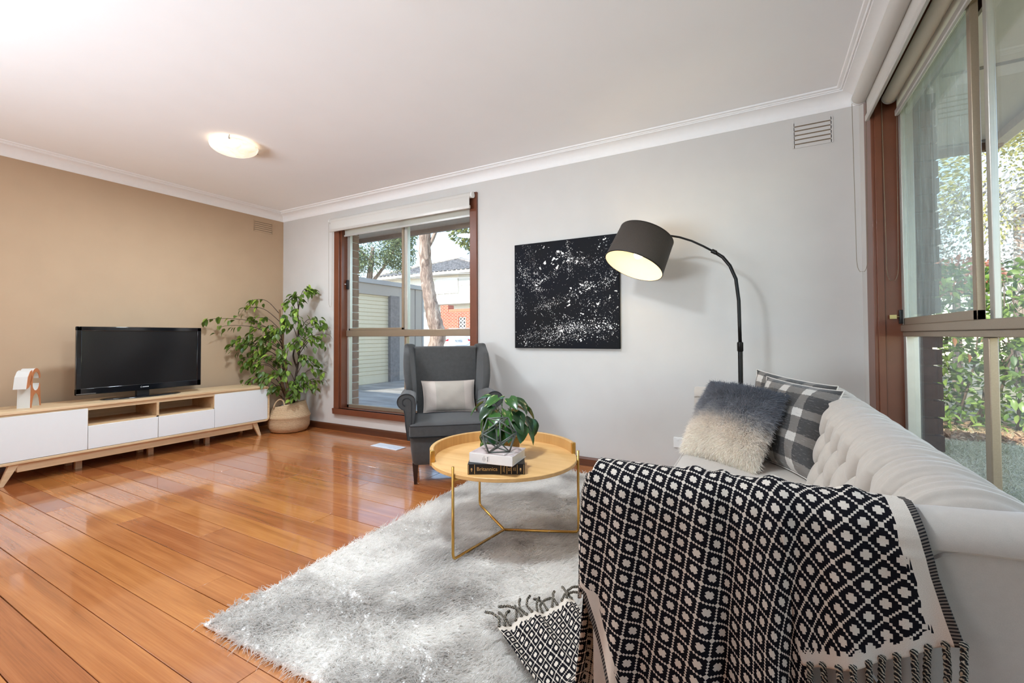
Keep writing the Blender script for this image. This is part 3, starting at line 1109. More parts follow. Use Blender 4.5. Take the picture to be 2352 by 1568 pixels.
def television():
    xc, yc = -4.628, 1.820
    root = empty('television', (xc, yc, 0.502), label='black flat screen television on an oval stand, screen off', cat='television')
    gl = plain('gloss_black_bezel', srgb(12, 15, 20), 0.08, var=0.05, coat=0.8)
    z0, z1, hw = 0.055, 0.590, 0.440
    MB().box(-0.045, 0.012, -hw + 0.03, hw - 0.03, z0 + 0.03, z1 - 0.03).obj('rear_housing', M_BLACKP, root, bevel=0.02)
    # bezel as four mitred bars
    bw, bb = 0.034, 0.052
    for nm, a in (('bezel_top', (-hw, hw, z1 - bw, z1)), ('bezel_bottom', (-hw, hw, z0, z0 + bb)), ('bezel_side', (-hw, -hw + bw, z0, z1)), ('bezel_side', (hw - bw, hw, z0, z1))):
        box(nm, 0.006, 0.030, a[0], a[1], a[2], a[3], gl, root, 0.004)
    box('chrome_strip', 0.0305, 0.0315, -hw + 0.004, -hw + 0.12, z0 + 0.006, z0 + 0.012, M_CHROME, root)
    sc = plain('dark_lcd_screen', srgb(26, 25, 26), 0.16, var=0.04)
    box('screen', 0.004, 0.024, -hw + bw - 0.002, hw - bw + 0.002, z0 + bb - 0.002, z1 - bw + 0.002, sc, root)
    mk = plain('logo_silver', srgb(225, 225, 228), 0.3)
    lg = MB().lathe([(0.0045, 0), (0.0062, 0), (0.0062, 0.0008), (0.0045, 0.0008)], seg=20, a0=math.radians(40), a1=math.radians(320))
    lg.xf(Matrix.Translation((0.0302, -0.022, z0 + 0.028)) @ Matrix(((0, 0, 1, 0), (1, 0, 0, 0), (0, 1, 0, 0), (0, 0, 0, 1))))
    for k in range(8):
        yy = -0.011 + k * 0.0055
        lg.box(0.0302, 0.0310, yy - 0.0021, yy + 0.0021, z0 + 0.0245, z0 + 0.031)
    lg.obj('logo', mk, root)
    box('neck', -0.03, 0.012, -0.045, 0.045, 0.010, z0 + 0.01, M_BLACKP, root, 0.006)
    m = MB().lathe([(0.0, 0.014), (0.20, 0.013), (0.27, 0.009), (0.285, 0.004), (0.28, 0.0), (0.0, 0.0)], seg=56)
    m.xf(Matrix.Scale(0.40, 4, (1, 0, 0)))
    m.obj('stand', gl, root, smooth=True)


television()


def ornament():
    ax = Vector((-0.83, 0.555, 0)).normalized()      # along the terracotta face
    root = empty('ceramic_ornament', (-4.645, 1.175, 0.502), math.atan2(ax.y, ax.x), label='white and terracotta arched ceramic ornament standing on the media cabinet', cat='ornament')
    W = plain('white_glaze', srgb(214, 214, 210), 0.3, var=0.01)
    T = plain('terracotta_face', srgb(190, 120, 78), 0.6, var=0.08, scale=60)
    # local x along face (to viewer's right), local y = -front ; front face at y = 0, body goes to y = +depth
    def arc(cx, cz, rx, rz, a0, a1, n=10):
        return [(cx + rx * math.cos(math.radians(a0 + (a1 - a0) * k / n)), cz + rz * math.sin(math.radians(a0 + (a1 - a0) * k / n))) for k in range(n + 1)]
    stem = [(-0.078, 0.0), (-0.062, 0.0)] + arc(0.0, 0.0, 0.058, 0.100, 180, 0)[1:-1] + [(0.064, 0.0), (0.078, 0.0), (0.060, 0.15)] + \
           arc(0.000, 0.168, 0.052, 0.050, 0, -180)[0:] + [(-0.072, 0.168)]
    upper = [(-0.090, 0.168), (-0.052, 0.168), (-0.050, 0.205)] + arc(0.0, 0.205, 0.045, 0.048, 180, 0) + [(0.060, 0.205)] + arc(0.0, 0.205, 0.066, 0.075, 15, 150) + [(-0.075, 0.22)]
    flap = [(-0.135, 0.140), (-0.100, 0.150), (-0.075, 0.182), (-0.060, 0.200), (-0.060, 0.270), (-0.085, 0.262), (-0.115, 0.225)]
    dep = 0.068
    for nm, poly in (('lower_body', stem), ('upper_arch', upper), ('side_flap', flap)):
        b = MB().prism(poly, 0.0, dep, 'XZ').obj(nm, W, root)
        MB().prism(poly, -0.003, 0.0, 'XZ').obj('terracotta_face', T, b)


ornament()

# ================================================================== PAINTING
def painting():
    x0, x1, z0, z1 = -1.790, -0.905, 0.902, 1.764
    w_, h_ = x1 - x0, z1 - z0
    root = empty('canvas_painting', ((x0 + x1) / 2, YB, (z0 + z1) / 2), label='square black canvas painting splattered with white paint', cat='painting')
    t = NT('black_canvas')
    v = t.coord()
    t.base(t.ramp(t.noise(v, 2.0, 2), [(0.35, srgb(17, 19, 28)), (0.65, srgb(22, 21, 23))]))
    t.p(Roughness=0.6)
    t.b.inputs['Specular IOR Level'].default_value = 0.12
    t.bump(t.noise(v, 700, 2), 0.2, 0.001)
    box('canvas', -w_ / 2, w_ / 2, -0.032, -0.001, -h_ / 2, h_ / 2, t.m, root, 0.003)
    wp = plain('white_paint', srgb(236, 234, 230), 0.45, var=0.02)
    # strokes in canvas fractions (u right, v down): (u0,v0,u1,v1, count, spread, mean size mm)
    S = [(.12, .02, .25, .30, 330, .024, 1.9), (.02, .17, .24, .45, 420, .040, 3.0), (.22, .40, .35, .60, 150, .030, 3.0), (.01, .40, .08, .66, 260, .028, 2.3),
         (.20, .40, .52, .24, 200, .026, 3.2), (.20, .63, .55, .53, 300, .024, 2.6), (.54, .02, .57, .32, 300, .018, 2.8), (.42, .12, .66, .22, 130, .022, 5.0),
         (.62, .18, .85, .26, 210, .035, 3.2), (.34, .60, .44, .78, 80, .020, 3.0), (.45, .80, .99, .80, 620, .040, 4.0), (.06, .90, .48, .82, 420, .040, 3.0),
         (.30, .92, .68, .88, 360, .032, 3.0), (.40, .84, .62, .80, 120, .025, 4.5), (.72, .30, .99, .36, 130, .05, 2.6), (.84, .46, .99, .32, 200, .030, 3.4),
         (.55, .55, .72, .42, 110, .022, 4.2), (.66, .40, .80, .44, 70, .028, 4.0), (.60, .50, .98, .72, 240, .08, 3.0), (.50, .70, .66, .80, 60, .02, 3.5),
         (.05, .05, .98, .95, 700, .30, 1.7), (.80, .05, .95, .18, 90, .05, 3.0), (.70, .62, .98, .60, 90, .06, 3.4), (.03, .97, .40, .93, 160, .04, 2.4), (.60, .87, .98, .90, 120, .03, 2.4)]
    BIG = [(.45, .105, 15, 1.6), (.49, .125, 13, 1.5), (.41, .165, 15, 1.2), (.43, .175, 12, 1.0), (.32, .205, 14, 1.3), (.435, .255, 16, 1.2), (.40, .22, 8, 2), (.55, .195, 13, 1.1),
           (.63, .21, 12, 1.4), (.68, .43, 14, .8), (.74, .46, 11, 1.3), (.78, .445, 8, 1.8), (.555, .565, 11, .9), (.555, .60, 12, 1.0), (.82, .60, 14, .8), (.68, .69, 10, 1.2),
           (.655, .49, 9, 1.5), (.27, .25, 9, 1.7), (.57, .455, 9, 1.2), (.31, .045, 8, 1), (.87, .04, 11, 1.2), (.83, .10, 8, 1), (.48, .84, 12, 1.3), (.58, .79, 9, 1), (.82, .80, 12, 1.2),
           (.88, .78, 11, 1), (.66, .81, 10, 1), (.93, .82, 10, 1.2), (.23, .405, 13, 1.3), (.29, .36, 10, 1.2), (.98, .50, 10, .6), (.92, .55, 9, 1), (.10, .94, 9, 1.2), (.66, .93, 11, 1.3)]
    m = MB()
    R_ = random.Random(3)

    def blob(u, v_, s, asp, ang, n):
        if not (0.005 < u < 0.995 and 0.01 < v_ < 0.99):
            return
        cx, cz = (u - .5) * w_, (.5 - v_) * h_
        yy = -0.0326 - R_.uniform(0, 0.0006)
        vs = []
        for k in range(n):
            a = 2 * math.pi * k / n
            rr = s * R_.uniform(0.72, 1.25)
            dx, dz = rr * asp * math.cos(a), rr * math.sin(a)
            vs.append((cx + dx * math.cos(ang) - dz * math.sin(ang), yy, cz + dx * math.sin(ang) + dz * math.cos(ang)))
        m.add(vs, [tuple(range(n))])
    for (u0, v0, u1, v1, cnt, sp, sz) in S:
        ang = math.atan2(-(v1 - v0), u1 - u0)
        for _ in range(int(cnt * 0.80)):
            q = R_.random()
            s = min(7.0, sz * R_.lognormvariate(-0.45, 0.66)) * 0.00054
            blob(u0 + (u1 - u0) * q + R_.gauss(0, sp), v0 + (v1 - v0) * q + R_.gauss(0, sp), s, R_.uniform(0.8, 1.7), ang + R_.gauss(0, .5), 6)
    for (u, v_, s, asp) in BIG:
        blob(u, v_, s * 0.00060, asp, R_.uniform(-.6, .6), 12)
        blob(u + R_.uniform(-.02, .02), v_ + R_.uniform(-.015, .015), s * 0.0004, 2.6, R_.uniform(-1, 1), 8)
    for _ in range(26):
        u, v_ = R_.uniform(.1, .95), R_.uniform(.05, .95)
        blob(u, v_, 0.0012, R_.uniform(6, 16), R_.uniform(-1.2, 1.2), 8)
    o = m.obj('paint_splatter', wp, root, fix=False)
    o['kind'] = 'stuff'


painting()


# ================================================================== FLOOR LAMP
def floor_lamp():
    YL = 3.06
    px = -0.102
    root = empty('arc_floor_lamp', (px, YL, 0), label='black arc floor lamp with a tilted drum shade, bulb lit', cat='floor lamp')
    blk = plain('satin_black_metal', srgb(20, 19, 19), 0.35, metal=0.4, var=0.05)
    MB().lathe([(0.0, 0.0), (0.150, 0.0), (0.152, 0.006), (0.148, 0.022), (0.03, 0.026), (0.016, 0.05), (0, 0.05)], seg=40).obj('base', blk, root, auto=40)
    MB().cyl((0, 0, 0.02), (0, 0, 0.935), 0.0135, seg=16).obj('pole', blk, root, auto=40)
    MB().lathe([(0.014, 0.900), (0.0175, 0.905), (0.0175, 0.955), (0.0125, 0.960)], seg=20).obj('collar', blk, root, auto=40)
    # lower arc from the measured line
    P1 = [(-0.0, 0.94), (-0.002, 1.07), (-0.004, 1.21), (-0.018, 1.345), (-0.050, 1.43), (-0.090, 1.487), (-0.140, 1.526)]
    MB().tube([(x, 0, z_) for x, z_ in P1], 0.0105, 14).obj('lower_arc', blk, root, smooth=True)
    MB().tube([(-0.126, 0, 1.517), (-0.152, 0, 1.533)], 0.0135, 14).obj('collar', blk, root, auto=40)
    P2 = [(-0.135, 1.522), (-0.20, 1.566), (-0.268, 1.606), (-0.34, 1.636), (-0.40, 1.650), (-0.46, 1.652), (-0.52, 1.645), (-0.585, 1.630)]
    MB().tube([(x, -0.10 * (k / 7) ** 2, z_) for k, (x, z_) in enumerate(P2)], 0.0065, 12).obj('upper_arc', blk, root, smooth=True)
    # tilted drum shade
    c = Vector((-0.695 - px, -0.12, 1.560))
    c = Vector((-0.570, -0.12, 1.552))
    axis = Vector((0.30, 0.34, 0.90)).normalized()          # towards the closed (upper) end
    x_, y_, z_ = frame_from_dir(axis)
    Mx = Matrix(((x_.x, y_.x, z_.x, c.x), (x_.y, y_.y, z_.y, c.y), (x_.z, y_.z, z_.z, c.z), (0, 0, 0, 1)))
    R0, R1, hh = 0.192, 0.178, 0.115
    t = NT('charcoal_shade_cloth')
    v = t.coord()
    t.base(t.ramp(t.noise(v, 500, 2), [(0.35, srgb(54, 47, 42)), (0.65, srgb(74, 64, 56))]))
    t.p(Roughness=0.8)
    t.bump(t.noise(v, 500, 2), 0.3, 0.001)
    MB().lathe([(R0, -hh), (R1, hh), (R1 - 0.003, hh), ], seg=56).xf(Mx).obj('shade', t.m, root, smooth=True)
    li = plain('shade_lining', srgb(248, 232, 200), 0.6, var=0.01)
    sh_ = MB().lathe([(R0 - 0.0025, -hh), (R1 - 0.0035, hh)], seg=56).xf(Mx).obj('shade_lining', li, root, smooth=True)
    MB().lathe([(R0 - 0.0035, -hh), (R0 + 0.001, -hh - 0.001), (R0 + 0.002, -hh + 0.004)], seg=56).xf(Mx).obj('shade_rim', blk, root, smooth=True)
    MB().lathe([(R1 - 0.003, hh), (R1 + 0.001, hh + 0.001), (R1 + 0.001, hh - 0.004)], seg=56).xf(Mx).obj('shade_rim', blk, root, smooth=True)
    sp = MB()
    for k in range(3):
        a = math.radians(120 * k + 20)
        sp.tube([(0, 0, hh - 0.02), (R1 * math.cos(a), R1 * math.sin(a), hh - 0.004)], 0.002, 6)
    sp.xf(Mx).obj('spider_fitting', blk, root)
    MB().cyl((0, 0, hh + 0.01), (0, 0, 0.035), 0.016, seg=16).xf(Mx).obj('lamp_holder', blk, root, auto=40)
    bl = [(0.0, -0.058), (0.014, -0.054), (0.024, -0.044), (0.029, -0.030), (0.027, -0.014), (0.018, 0.006), (0.014, 0.026), (0.0, 0.03)]
    MB().lathe(bl, seg=24).xf(Mx @ Matrix.Translation((0, 0, 0.0))).obj('bulb', emit('glowing_bulb', (1.0, 0.84, 0.58), 9), root, smooth=True)
    d = bpy.data.lights.new('lamp_bulb_light', 'POINT')
    d.energy = 1.3
    d.color = (1.0, 0.78, 0.48)
    d.shadow_soft_size = 0.035
    o = bpy.data.objects.new('lamp_bulb_light', d)
    COL.objects.link(o)
    o.location = Vector((px, YL, 0)) + (Mx @ Vector((0, 0, -0.066)))


floor_lamp()


# ================================================================== COFFEE TABLE + what stands on it
TC = Vector((-1.128, 1.947, 0))
TZ = 0.402


def coffee_table():
    root = empty('coffee_table', (TC.x, TC.y, 0.028), label='round oak tray coffee table on three thin brass legs', cat='coffee table')
    zo = -0.028
    oak = wood('honey_oak_veneer', srgb(206, 156, 94), srgb(230, 186, 124), 0.9, 'X', 0.4, 0.08, 0.03)
    oak_e = wood('honey_oak_edge', srgb(196, 150, 92), srgb(220, 178, 116), 1.2, 'Z', 0.45, 0.05, 0.03)
    brass = plain('brushed_brass', srgb(206, 160, 84), 0.28, metal=0.95, var=0.04)
    R = 0.362
    MB().lathe([(0, TZ + zo), (R - 0.002, TZ + zo), (R, TZ + zo - 0.002), (R, TZ + zo - 0.016), (R - 0.002, TZ + zo - 0.018), (0, TZ + zo - 0.018)], seg=96).obj('tabletop', oak, root, auto=35)
    # raised lip on the far side, about half the round
    a0, a1 = math.radians(36), math.radians(226)
    pr = [(R - 0.016, TZ + zo - 0.001), (R - 0.016, TZ + zo + 0.050), (R - 0.013, TZ + zo + 0.053), (R + 0.001, TZ + zo + 0.053), (R + 0.004, TZ + zo + 0.050), (R + 0.004, TZ + zo - 0.020), (R - 0.001, TZ + zo - 0.020)]
    MB().lathe(pr, seg=64, a0=a0, a1=a1).obj('raised_lip', oak_e, root, auto=35)
    for a in (a0, a1):
        s = 1 if a == a0 else -1
        m = MB()
        c, t_ = Vector((math.cos(a), math.sin(a), 0)), Vector((-math.sin(a), math.cos(a), 0))
        m.obox(c * (R - 0.006) - t_ * (0.006 * s) + Vector((0, 0, TZ + zo + 0.020)), c, t_, (0, 0, 1), 0.0105, 0.008, 0.036)
        m.obj('brass_end_cap', brass, root, bevel=0.003)
    for k in range(3):
        a = math.radians((263, 24, 142.5)[k])
        c = Vector((math.cos(a), math.sin(a), 0))
        top = c * (R + 0.0065)
        pts = [top + Vector((0, 0, TZ + zo + 0.032)), top + Vector((0, 0, 0.030)), top + Vector((0, 0, 0.016)) - c * 0.003, top + Vector((0, 0, 0.008)) - c * 0.010, c * (R - 0.02) + Vector((0, 0, 0.0065)), c * 0.003 + Vector((0, 0, 0.0065))]
        MB().tube(pts, 0.0062, 12).obj('leg', brass, root, smooth=True)
        MB().tube([c * (R - 0.09) + Vector((0, 0, TZ + zo - 0.026)), c * (R + 0.002) + Vector((0, 0, TZ + zo - 0.026))], 0.007, 10).obj('bracket', brass, root, smooth=True)


coffee_table()


def text_obj(name, body, size, mat, parent, M, extrude=0.0003, align='CENTER'):
    cu = bpy.data.curves.new(name, 'FONT')
    cu.body = body
    cu.size = size
    cu.extrude = extrude
    cu.align_x = align
    cu.align_y = 'CENTER'
    tmp = bpy.data.objects.new('tmp_text', cu)
    COL.objects.link(tmp)
    bpy.context.view_layer.update()
    me = bpy.data.meshes.new_from_object(tmp.evaluated_get(bpy.context.evaluated_depsgraph_get()))
    bpy.data.objects.remove(tmp)
    me.name = name
    me.materials.clear()
    me.materials.append(mat)
    o = link(bpy.data.objects.new(name, me), parent)
    o.matrix_local = M
    return o


def print_marks(name, parent, mat, M, lines, hgt, step):
    """rows of small unreadable print"""
    m = MB()
    rr = random.Random(len(lines) * 7 + int(hgt * 1e5))
    n = len(lines)
    for k, (x0, ln) in enumerate(lines):
        y_ = (n - 1) * step / 2 - k * step
        x = x0
        while x < x0 + ln:
            w_ = hgt * rr.uniform(0.35, 0.8)
            m.box(x, x + w_, y_ - hgt / 2 * rr.uniform(0.7, 1), y_ + hgt / 2 * rr.uniform(0.7, 1), 0, 0.0003)
            x += w_ + hgt * 0.25
    o = m.obj(name, mat, parent, fix=False)
    o.matrix_local = M
    o['kind'] = 'stuff'
    return o


def book(loc, rz, w_, d_, h_, cover, pages, label, cat='book'):
    """spine faces local -y; w along the spine, d away from it"""
    root = empty('book', loc, rz, label=label, cat=cat)
    t_ = 0.003
    box('page_block', -w_ / 2 + 0.004, w_ / 2 - 0.004, -d_ / 2 + 0.004, d_ / 2 - 0.005, t_, h_ - t_, pages, root, 0.001)
    box('cover_board', -w_ / 2, w_ / 2, -d_ / 2, d_ / 2, 0, t_, cover, root, 0.001)
    box('cover_board', -w_ / 2, w_ / 2, -d_ / 2, d_ / 2, h_ - t_, h_, cover, root, 0.001)
    box('spine', -w_ / 2, w_ / 2, -d_ / 2 - 0.0015, -d_ / 2 + 0.003, 0, h_, cover, root, 0.001)
    return root


def books():
    blk = plain('black_leatherette', srgb(18, 17, 17), 0.42, var=0.1, scale=200, bump=0.15, bscale=400)
    pages = plain('page_edges', srgb(226, 216, 196), 0.8, var=0.05)
    gold = plain('gold_foil', srgb(226, 190, 130), 0.35, metal=0.6, var=0.03)
    r1 = math.radians(28.5)
    c1 = Vector((-1.046, 1.744, TZ))
    w_, d_, h_ = 0.248, 0.175, 0.046
    b1 = book(c1, r1, w_, d_, h_, blk, pages, 'thick black encyclopedia volume with gold lettering, under the pale book')
    ys = -d_ / 2 - 0.0016
    SM = lambda x, z, s=1.0, rot=0.0: Matrix.Translation((x, ys, z)) @ Matrix.Rotation(math.radians(90), 4, 'X') @ Matrix.Rotation(rot, 4, 'Z')
    text_obj('spine_title', 'Britannica', 0.0225, gold, b1, SM(-0.040, 0.0235))
    print_marks('spine_print', b1, gold, SM(0.0330, 0.023, rot=math.radians(-90)), [(-0.014, 0.027), (-0.010, 0.021)], 0.0022, 0.0045)
    text_obj('spine_number', '25', 0.0150, gold, b1, SM(0.056, 0.0225, rot=math.radians(-90)))
    print_marks('spine_print', b1, gold, SM(0.0785, 0.023, rot=math.radians(-90)), [(-0.008, 0.014), (-0.006, 0.012)], 0.0030, 0.0065)
    for x in (-0.120, -0.094, 0.020, 0.046, 0.066, 0.091, 0.119):
        box('gold_band', x - 0.0011, x + 0.0011, ys - 0.0004, ys + 0.0003, 0.003, h_ - 0.003, gold, b1)
    for x in (-0.107, 0.105):
        m = MB()
        for k in range(5):
            a = math.radians(-70 + 35 * k)
            m.tube([(x, ys, 0.021), (x + 0.0045 * math.sin(a), ys, 0.021 + 0.0075 * math.cos(a))], [0.0008, 0.0012], 6)
        m.tube([(x, ys, 0.012), (x, ys, 0.022)], 0.0008, 6)
        m.tube([(x - 0.004, ys, 0.018), (x + 0.004, ys, 0.018)], 0.0007, 6)
        m.obj('thistle_emblem', gold, b1)
    # pale book on top
    cov = NT('photo_book_jacket')
    v = cov.coord()
    cov.base(cov.ramp(cov.noise(v, 14, 5, 0.6), [(0.30, srgb(96, 80, 78)), (0.45, srgb(188, 168, 164)), (0.60, srgb(206, 190, 186)), (0.72, srgb(150, 140, 146))]))
    cov.p(Roughness=0.3)
    wht = plain('white_jacket', srgb(232, 226, 220), 0.4, var=0.02)
    dk = plain('dark_print', srgb(60, 54, 54), 0.5)
    r2 = math.radians(7.0)
    w2, d2, h2 = 0.205, 0.165, 0.041
    c2 = Vector((-1.033, 1.732, TZ + h_))
    b2 = book(c2, r2, w2, d2, h2, wht, pages, 'pale jacketed book with a photo cover, lying on the black volume')
    box('jacket_photo', -w2 / 2 + 0.001, w2 / 2 - 0.001, -d2 / 2 + 0.002, d2 / 2 - 0.001, h2, h2 + 0.0005, cov.m, b2)
    y2 = -d2 / 2 - 0.0016
    S2 = lambda x, z: Matrix.Translation((x, y2, z)) @ Matrix.Rotation(math.radians(90), 4, 'X') @ Matrix.Rotation(math.radians(-90), 4, 'Z')
    print_marks('spine_print', b2, dk, S2(-0.030, 0.020), [(-0.004, 0.008), (-0.012, 0.022), (-0.006, 0.012)], 0.0020, 0.0058)
    print_marks('spine_print', b2, dk, S2(-0.0135, 0.020), [(-0.010, 0.019)], 0.0034, 0.006)
    print_marks('spine_print', b2, plain('grey_print', srgb(170, 160, 155), 0.5), S2(-0.007, 0.020), [(-0.011, 0.020)], 0.0018, 0.004)
    print_marks('cover_print', b2, wht, Matrix.Translation((0.070, -0.030, h2 + 0.0007)) @ Matrix.Rotation(math.radians(75), 4, 'Z'), [(-0.040, 0.07), (-0.030, 0.055)], 0.007, 0.013)
    return TZ + h_ + h2


BOOK_Z = books()


def wire_sculpture():
    gm = plain('verdigris_grey_metal', srgb(96, 102, 94), 0.45, metal=0.3, var=0.08)
    ph = (1 + 5 ** 0.5) / 2
    V = [Vector(p) for p in ((-1, ph, 0), (1, ph, 0), (-1, -ph, 0), (1, -ph, 0), (0, -1, ph), (0, 1, ph), (0, -1, -ph), (0, 1, -ph), (ph, 0, -1), (ph, 0, 1), (-ph, 0, -1), (-ph, 0, 1))]
    # stand on one face
    n = (V[6] + V[8] + V[3]).normalized()
    q = n.rotation_difference(Vector((0, 0, -1)))
    R = 0.088
    V = [(q @ v) * (R / math.sqrt(1 + ph * ph)) for v in V]
    V = [Matrix.Rotation(math.radians(74), 4, 'Z') @ v for v in V]
    zmin = min(v.z for v in V)
    root = empty('geometric_ornament', (-1.022, 1.716, BOOK_Z + 0.003), label='open wire polyhedron ornament standing on the books', cat='ornament')
    L = min((V[0] - v).length for v in V[1:])
    me = MB().tube([(0, 0, -L / 2), (0, 0, L / 2)], 0.0031, 8).mesh('strut', gm, True)
    for i in range(12):
        for j in range(i + 1, 12):
            if abs((V[i] - V[j]).length - L) < 1e-4:
                a, b = V[i] - Vector((0, 0, zmin)), V[j] - Vector((0, 0, zmin))
                inst(me, 'strut', root, Matrix.Translation((a + b) / 2) @ (b - a).to_track_quat('Z', 'Y').to_matrix().to_4x4())


wire_sculpture()


def leaf_mesh(name, L, W, mat, fold=0.25, curl=0.2, n=6, heart=False):
    m = MB()
    rows = []
    for k in range(n + 1):
        t_ = k / n
        if heart:
            wd = W * (math.sin(math.pi * min(1, t_ * 0.92 + 0.08)) ** 0.62) * (1 - 0.42 * t_) * (1.18 if t_ < .5 else 1.1)
            if t_ > 0.999:
                wd = 0
        else:
            wd = W * math.sin(math.pi * (t_ ** 0.85)) ** 0.85 if 0 < t_ < 1 else 0
        z_ = -curl * L * t_ * t_
        back = 0.10 * L * (1 - t_ * 4) if heart and t_ < 0.25 else 0.0
        rows.append([(-wd / 2, L * t_ - back, z_ + fold * wd), (0, L * t_, z_), (wd / 2, L * t_ - back, z_ + fold * wd)])
    m.grid(rows)
    return m.mesh(name, mat, True, fix=False)


def leaf_mat(name, dark, light, varieg=None, rough=0.3, trans=0.15):
    t = NT(name)
    oi = t.n('ObjectInfo')
    v = t.coord()
    nz = t.noise(v, 18, 3)
    f = t.math('ADD', t.math('MULTIPLY', oi.outputs['Random'], 0.75), t.math('MULTIPLY', nz, 0.35))
    c = t.ramp(f, [(0.10, dark), (0.95, light)])
    if varieg:
        st = t.noise(t.mapping(v, (60, 12, 30)), 1.0, 3, 0.6)
        c = t.mix(t.ramp(st, [(0.62, (0, 0, 0, 1)), (0.70, (1, 1, 1, 1))]), c, varieg)
    t.base(c)
    t.p(Roughness=rough)
    tl = t.n('BsdfTranslucent')
    t.set(tl.inputs['Color'], c)
    mx = t.n('MixShader', {0: trans})
    t.t.links.new(t.b.outputs[0], mx.inputs[1])
    t.t.links.new(tl.outputs[0], mx.inputs[2])
    t.t.links.new(mx.outputs[0], t.out.inputs[0])
    return t.m


def woven_mat(name, dark, light, rings=160, scale=1.0):
    t = NT(name)
    v = t.coord()
    wv = t.n('TexWave', {'Scale': 42.0 * scale, 'Distortion': 1.5, 'Detail': 2.0, 'Detail Scale': 3.0}, wave_type='BANDS', bands_direction='Z')
    t.set(wv.inputs['Vector'], v)
    n2 = t.noise(v, 170 * scale, 2)
    f = t.math('ADD', t.math('MULTIPLY', wv.outputs[1], 0.5), t.math('MULTIPLY', n2, 0.5))
    t.base(t.ramp(f, [(0.25, dark), (0.70, light)]))
    t.p(Roughness=0.8)
    t.bump(f, 0.6, 0.004)
    return t.m


def pothos():
    base = Vector((-1.135, 1.985, TZ))
    root = empty('potted_pothos', base, label='small trailing pothos plant in a woven gold pot on the coffee table', cat='potted plant')
    wm = woven_mat('gold_woven_fibre', srgb(120, 84, 30), srgb(206, 160, 84), scale=1.6)
    prof = [(0.0, 0.0), (0.052, 0.0), (0.060, 0.006), (0.066, 0.030), (0.068, 0.060), (0.064, 0.086), (0.062, 0.090), (0.058, 0.088), (0.060, 0.060), (0.0, 0.055)]
    MB().lathe(prof, seg=40).obj('woven_pot', wm, root, smooth=True)
    MB().lathe([(0.0, 0.074), (0.060, 0.074)], seg=24).obj('potting_mix', plain('dark_soil', srgb(40, 34, 28), 0.95), root)
    lm = leaf_mat('pothos_leaf', srgb(22, 46, 26), srgb(58, 104, 40), srgb(196, 206, 128), 0.22, 0.10)
    sm = plain('pothos_stem', srgb(70, 110, 54), 0.5)
    me = leaf_mesh('pothos_leaf', 0.092, 0.070, lm, 0.16, 0.28, 7, True)
    # leaf base positions relative to the pot as seen in the photo: lateral, height, towards-camera
    RTv = Vector((RT.x, RT.y, 0)).normalized()
    FWv = Vector((FW.x, FW.y, 0)).normalized()
    spots = [(-.15, .27, -.02, 200, .3), (-.13, .20, -.03, 215, .9), (-.11, .30, .0, 160, .0), (-.085, .26, -.06, 230, .3), (-.05, .30, -.03, 200, .2), (-.02, .29, .02, 140, .1), (.02, .30, -.05, 300, .2),
             (.05, .285, .0, 330, .2), (.085, .27, -.04, 320, .35), (.11, .245, .02, 350, .5), (.12, .20, -.05, 310, .6), (.15, .18, -.02, 340, .9), (.17, .17, .01, 350, 1.1), (.09, .17, -.08, 290, .5),
             (.06, .19, -.1, 280, .4), (.02, .17, -.1, 265, .5), (-.03, .18, -.1, 260, .5), (-.07, .16, -.09, 250, .6), (-.10, .14, -.06, 235, .8), (-.13, .12, -.04, 220, 1.1), (-.12, .085, -.05, 225, 1.2),
             (-.06, .11, -.10, 255, .9), (.0, .24, -.08, 270, .3), (-.06, .23, -.09, 240, .4), (.06, .23, -.07, 300, .4), (.03, .22, .07, 60, .3), (-.05, .22, .08, 120, .3), (.10, .18, .06, 30, .5),
             (-.10, .19, .05, 150, .5), (-.085, .215, -.05, 215, .6), (.035, .26, -.02, 20, .1), (.13, .14, -.04, 330, .8), (-.02, .14, -.09, 265, .8)]
    rr = random.Random(5)
    for (lx, h_, dp, ang, pitch) in spots:
        p = RTv * (lx * 0.80) + FWv * dp + Vector((0, 0, h_ * 0.96))
        st = Vector((rr.uniform(-.025, .025), rr.uniform(-.025, .025), 0.075))
        mid = st.lerp(p, 0.55) + Vector((0, 0, 0.05))
        pts = [st, st.lerp(mid, .5) + Vector((0, 0, .015)), mid, mid.lerp(p, .6) + Vector((0, 0, .012)), p]
        MB().tube(pts, [0.0016] * 4 + [0.0011], 5).obj('stem', sm, root, smooth=True)
        a = math.radians(ang) 
        d = RTv * math.cos(a) + FWv * math.sin(a)
        ax = math.atan2(d.y, d.x) - math.pi / 2
        M_ = Matrix.Translation(p) @ Matrix.Rotation(ax + rr.uniform(-.3, .3), 4, 'Z') @ Matrix.Rotation(-pitch - 0.15, 4, 'X') @ Matrix.Rotation(rr.uniform(-.5, .5), 4, 'Y') @ Matrix.Scale(rr.uniform(.72, 1.08), 4)
        inst(me, 'leaf', root, M_)


pothos()

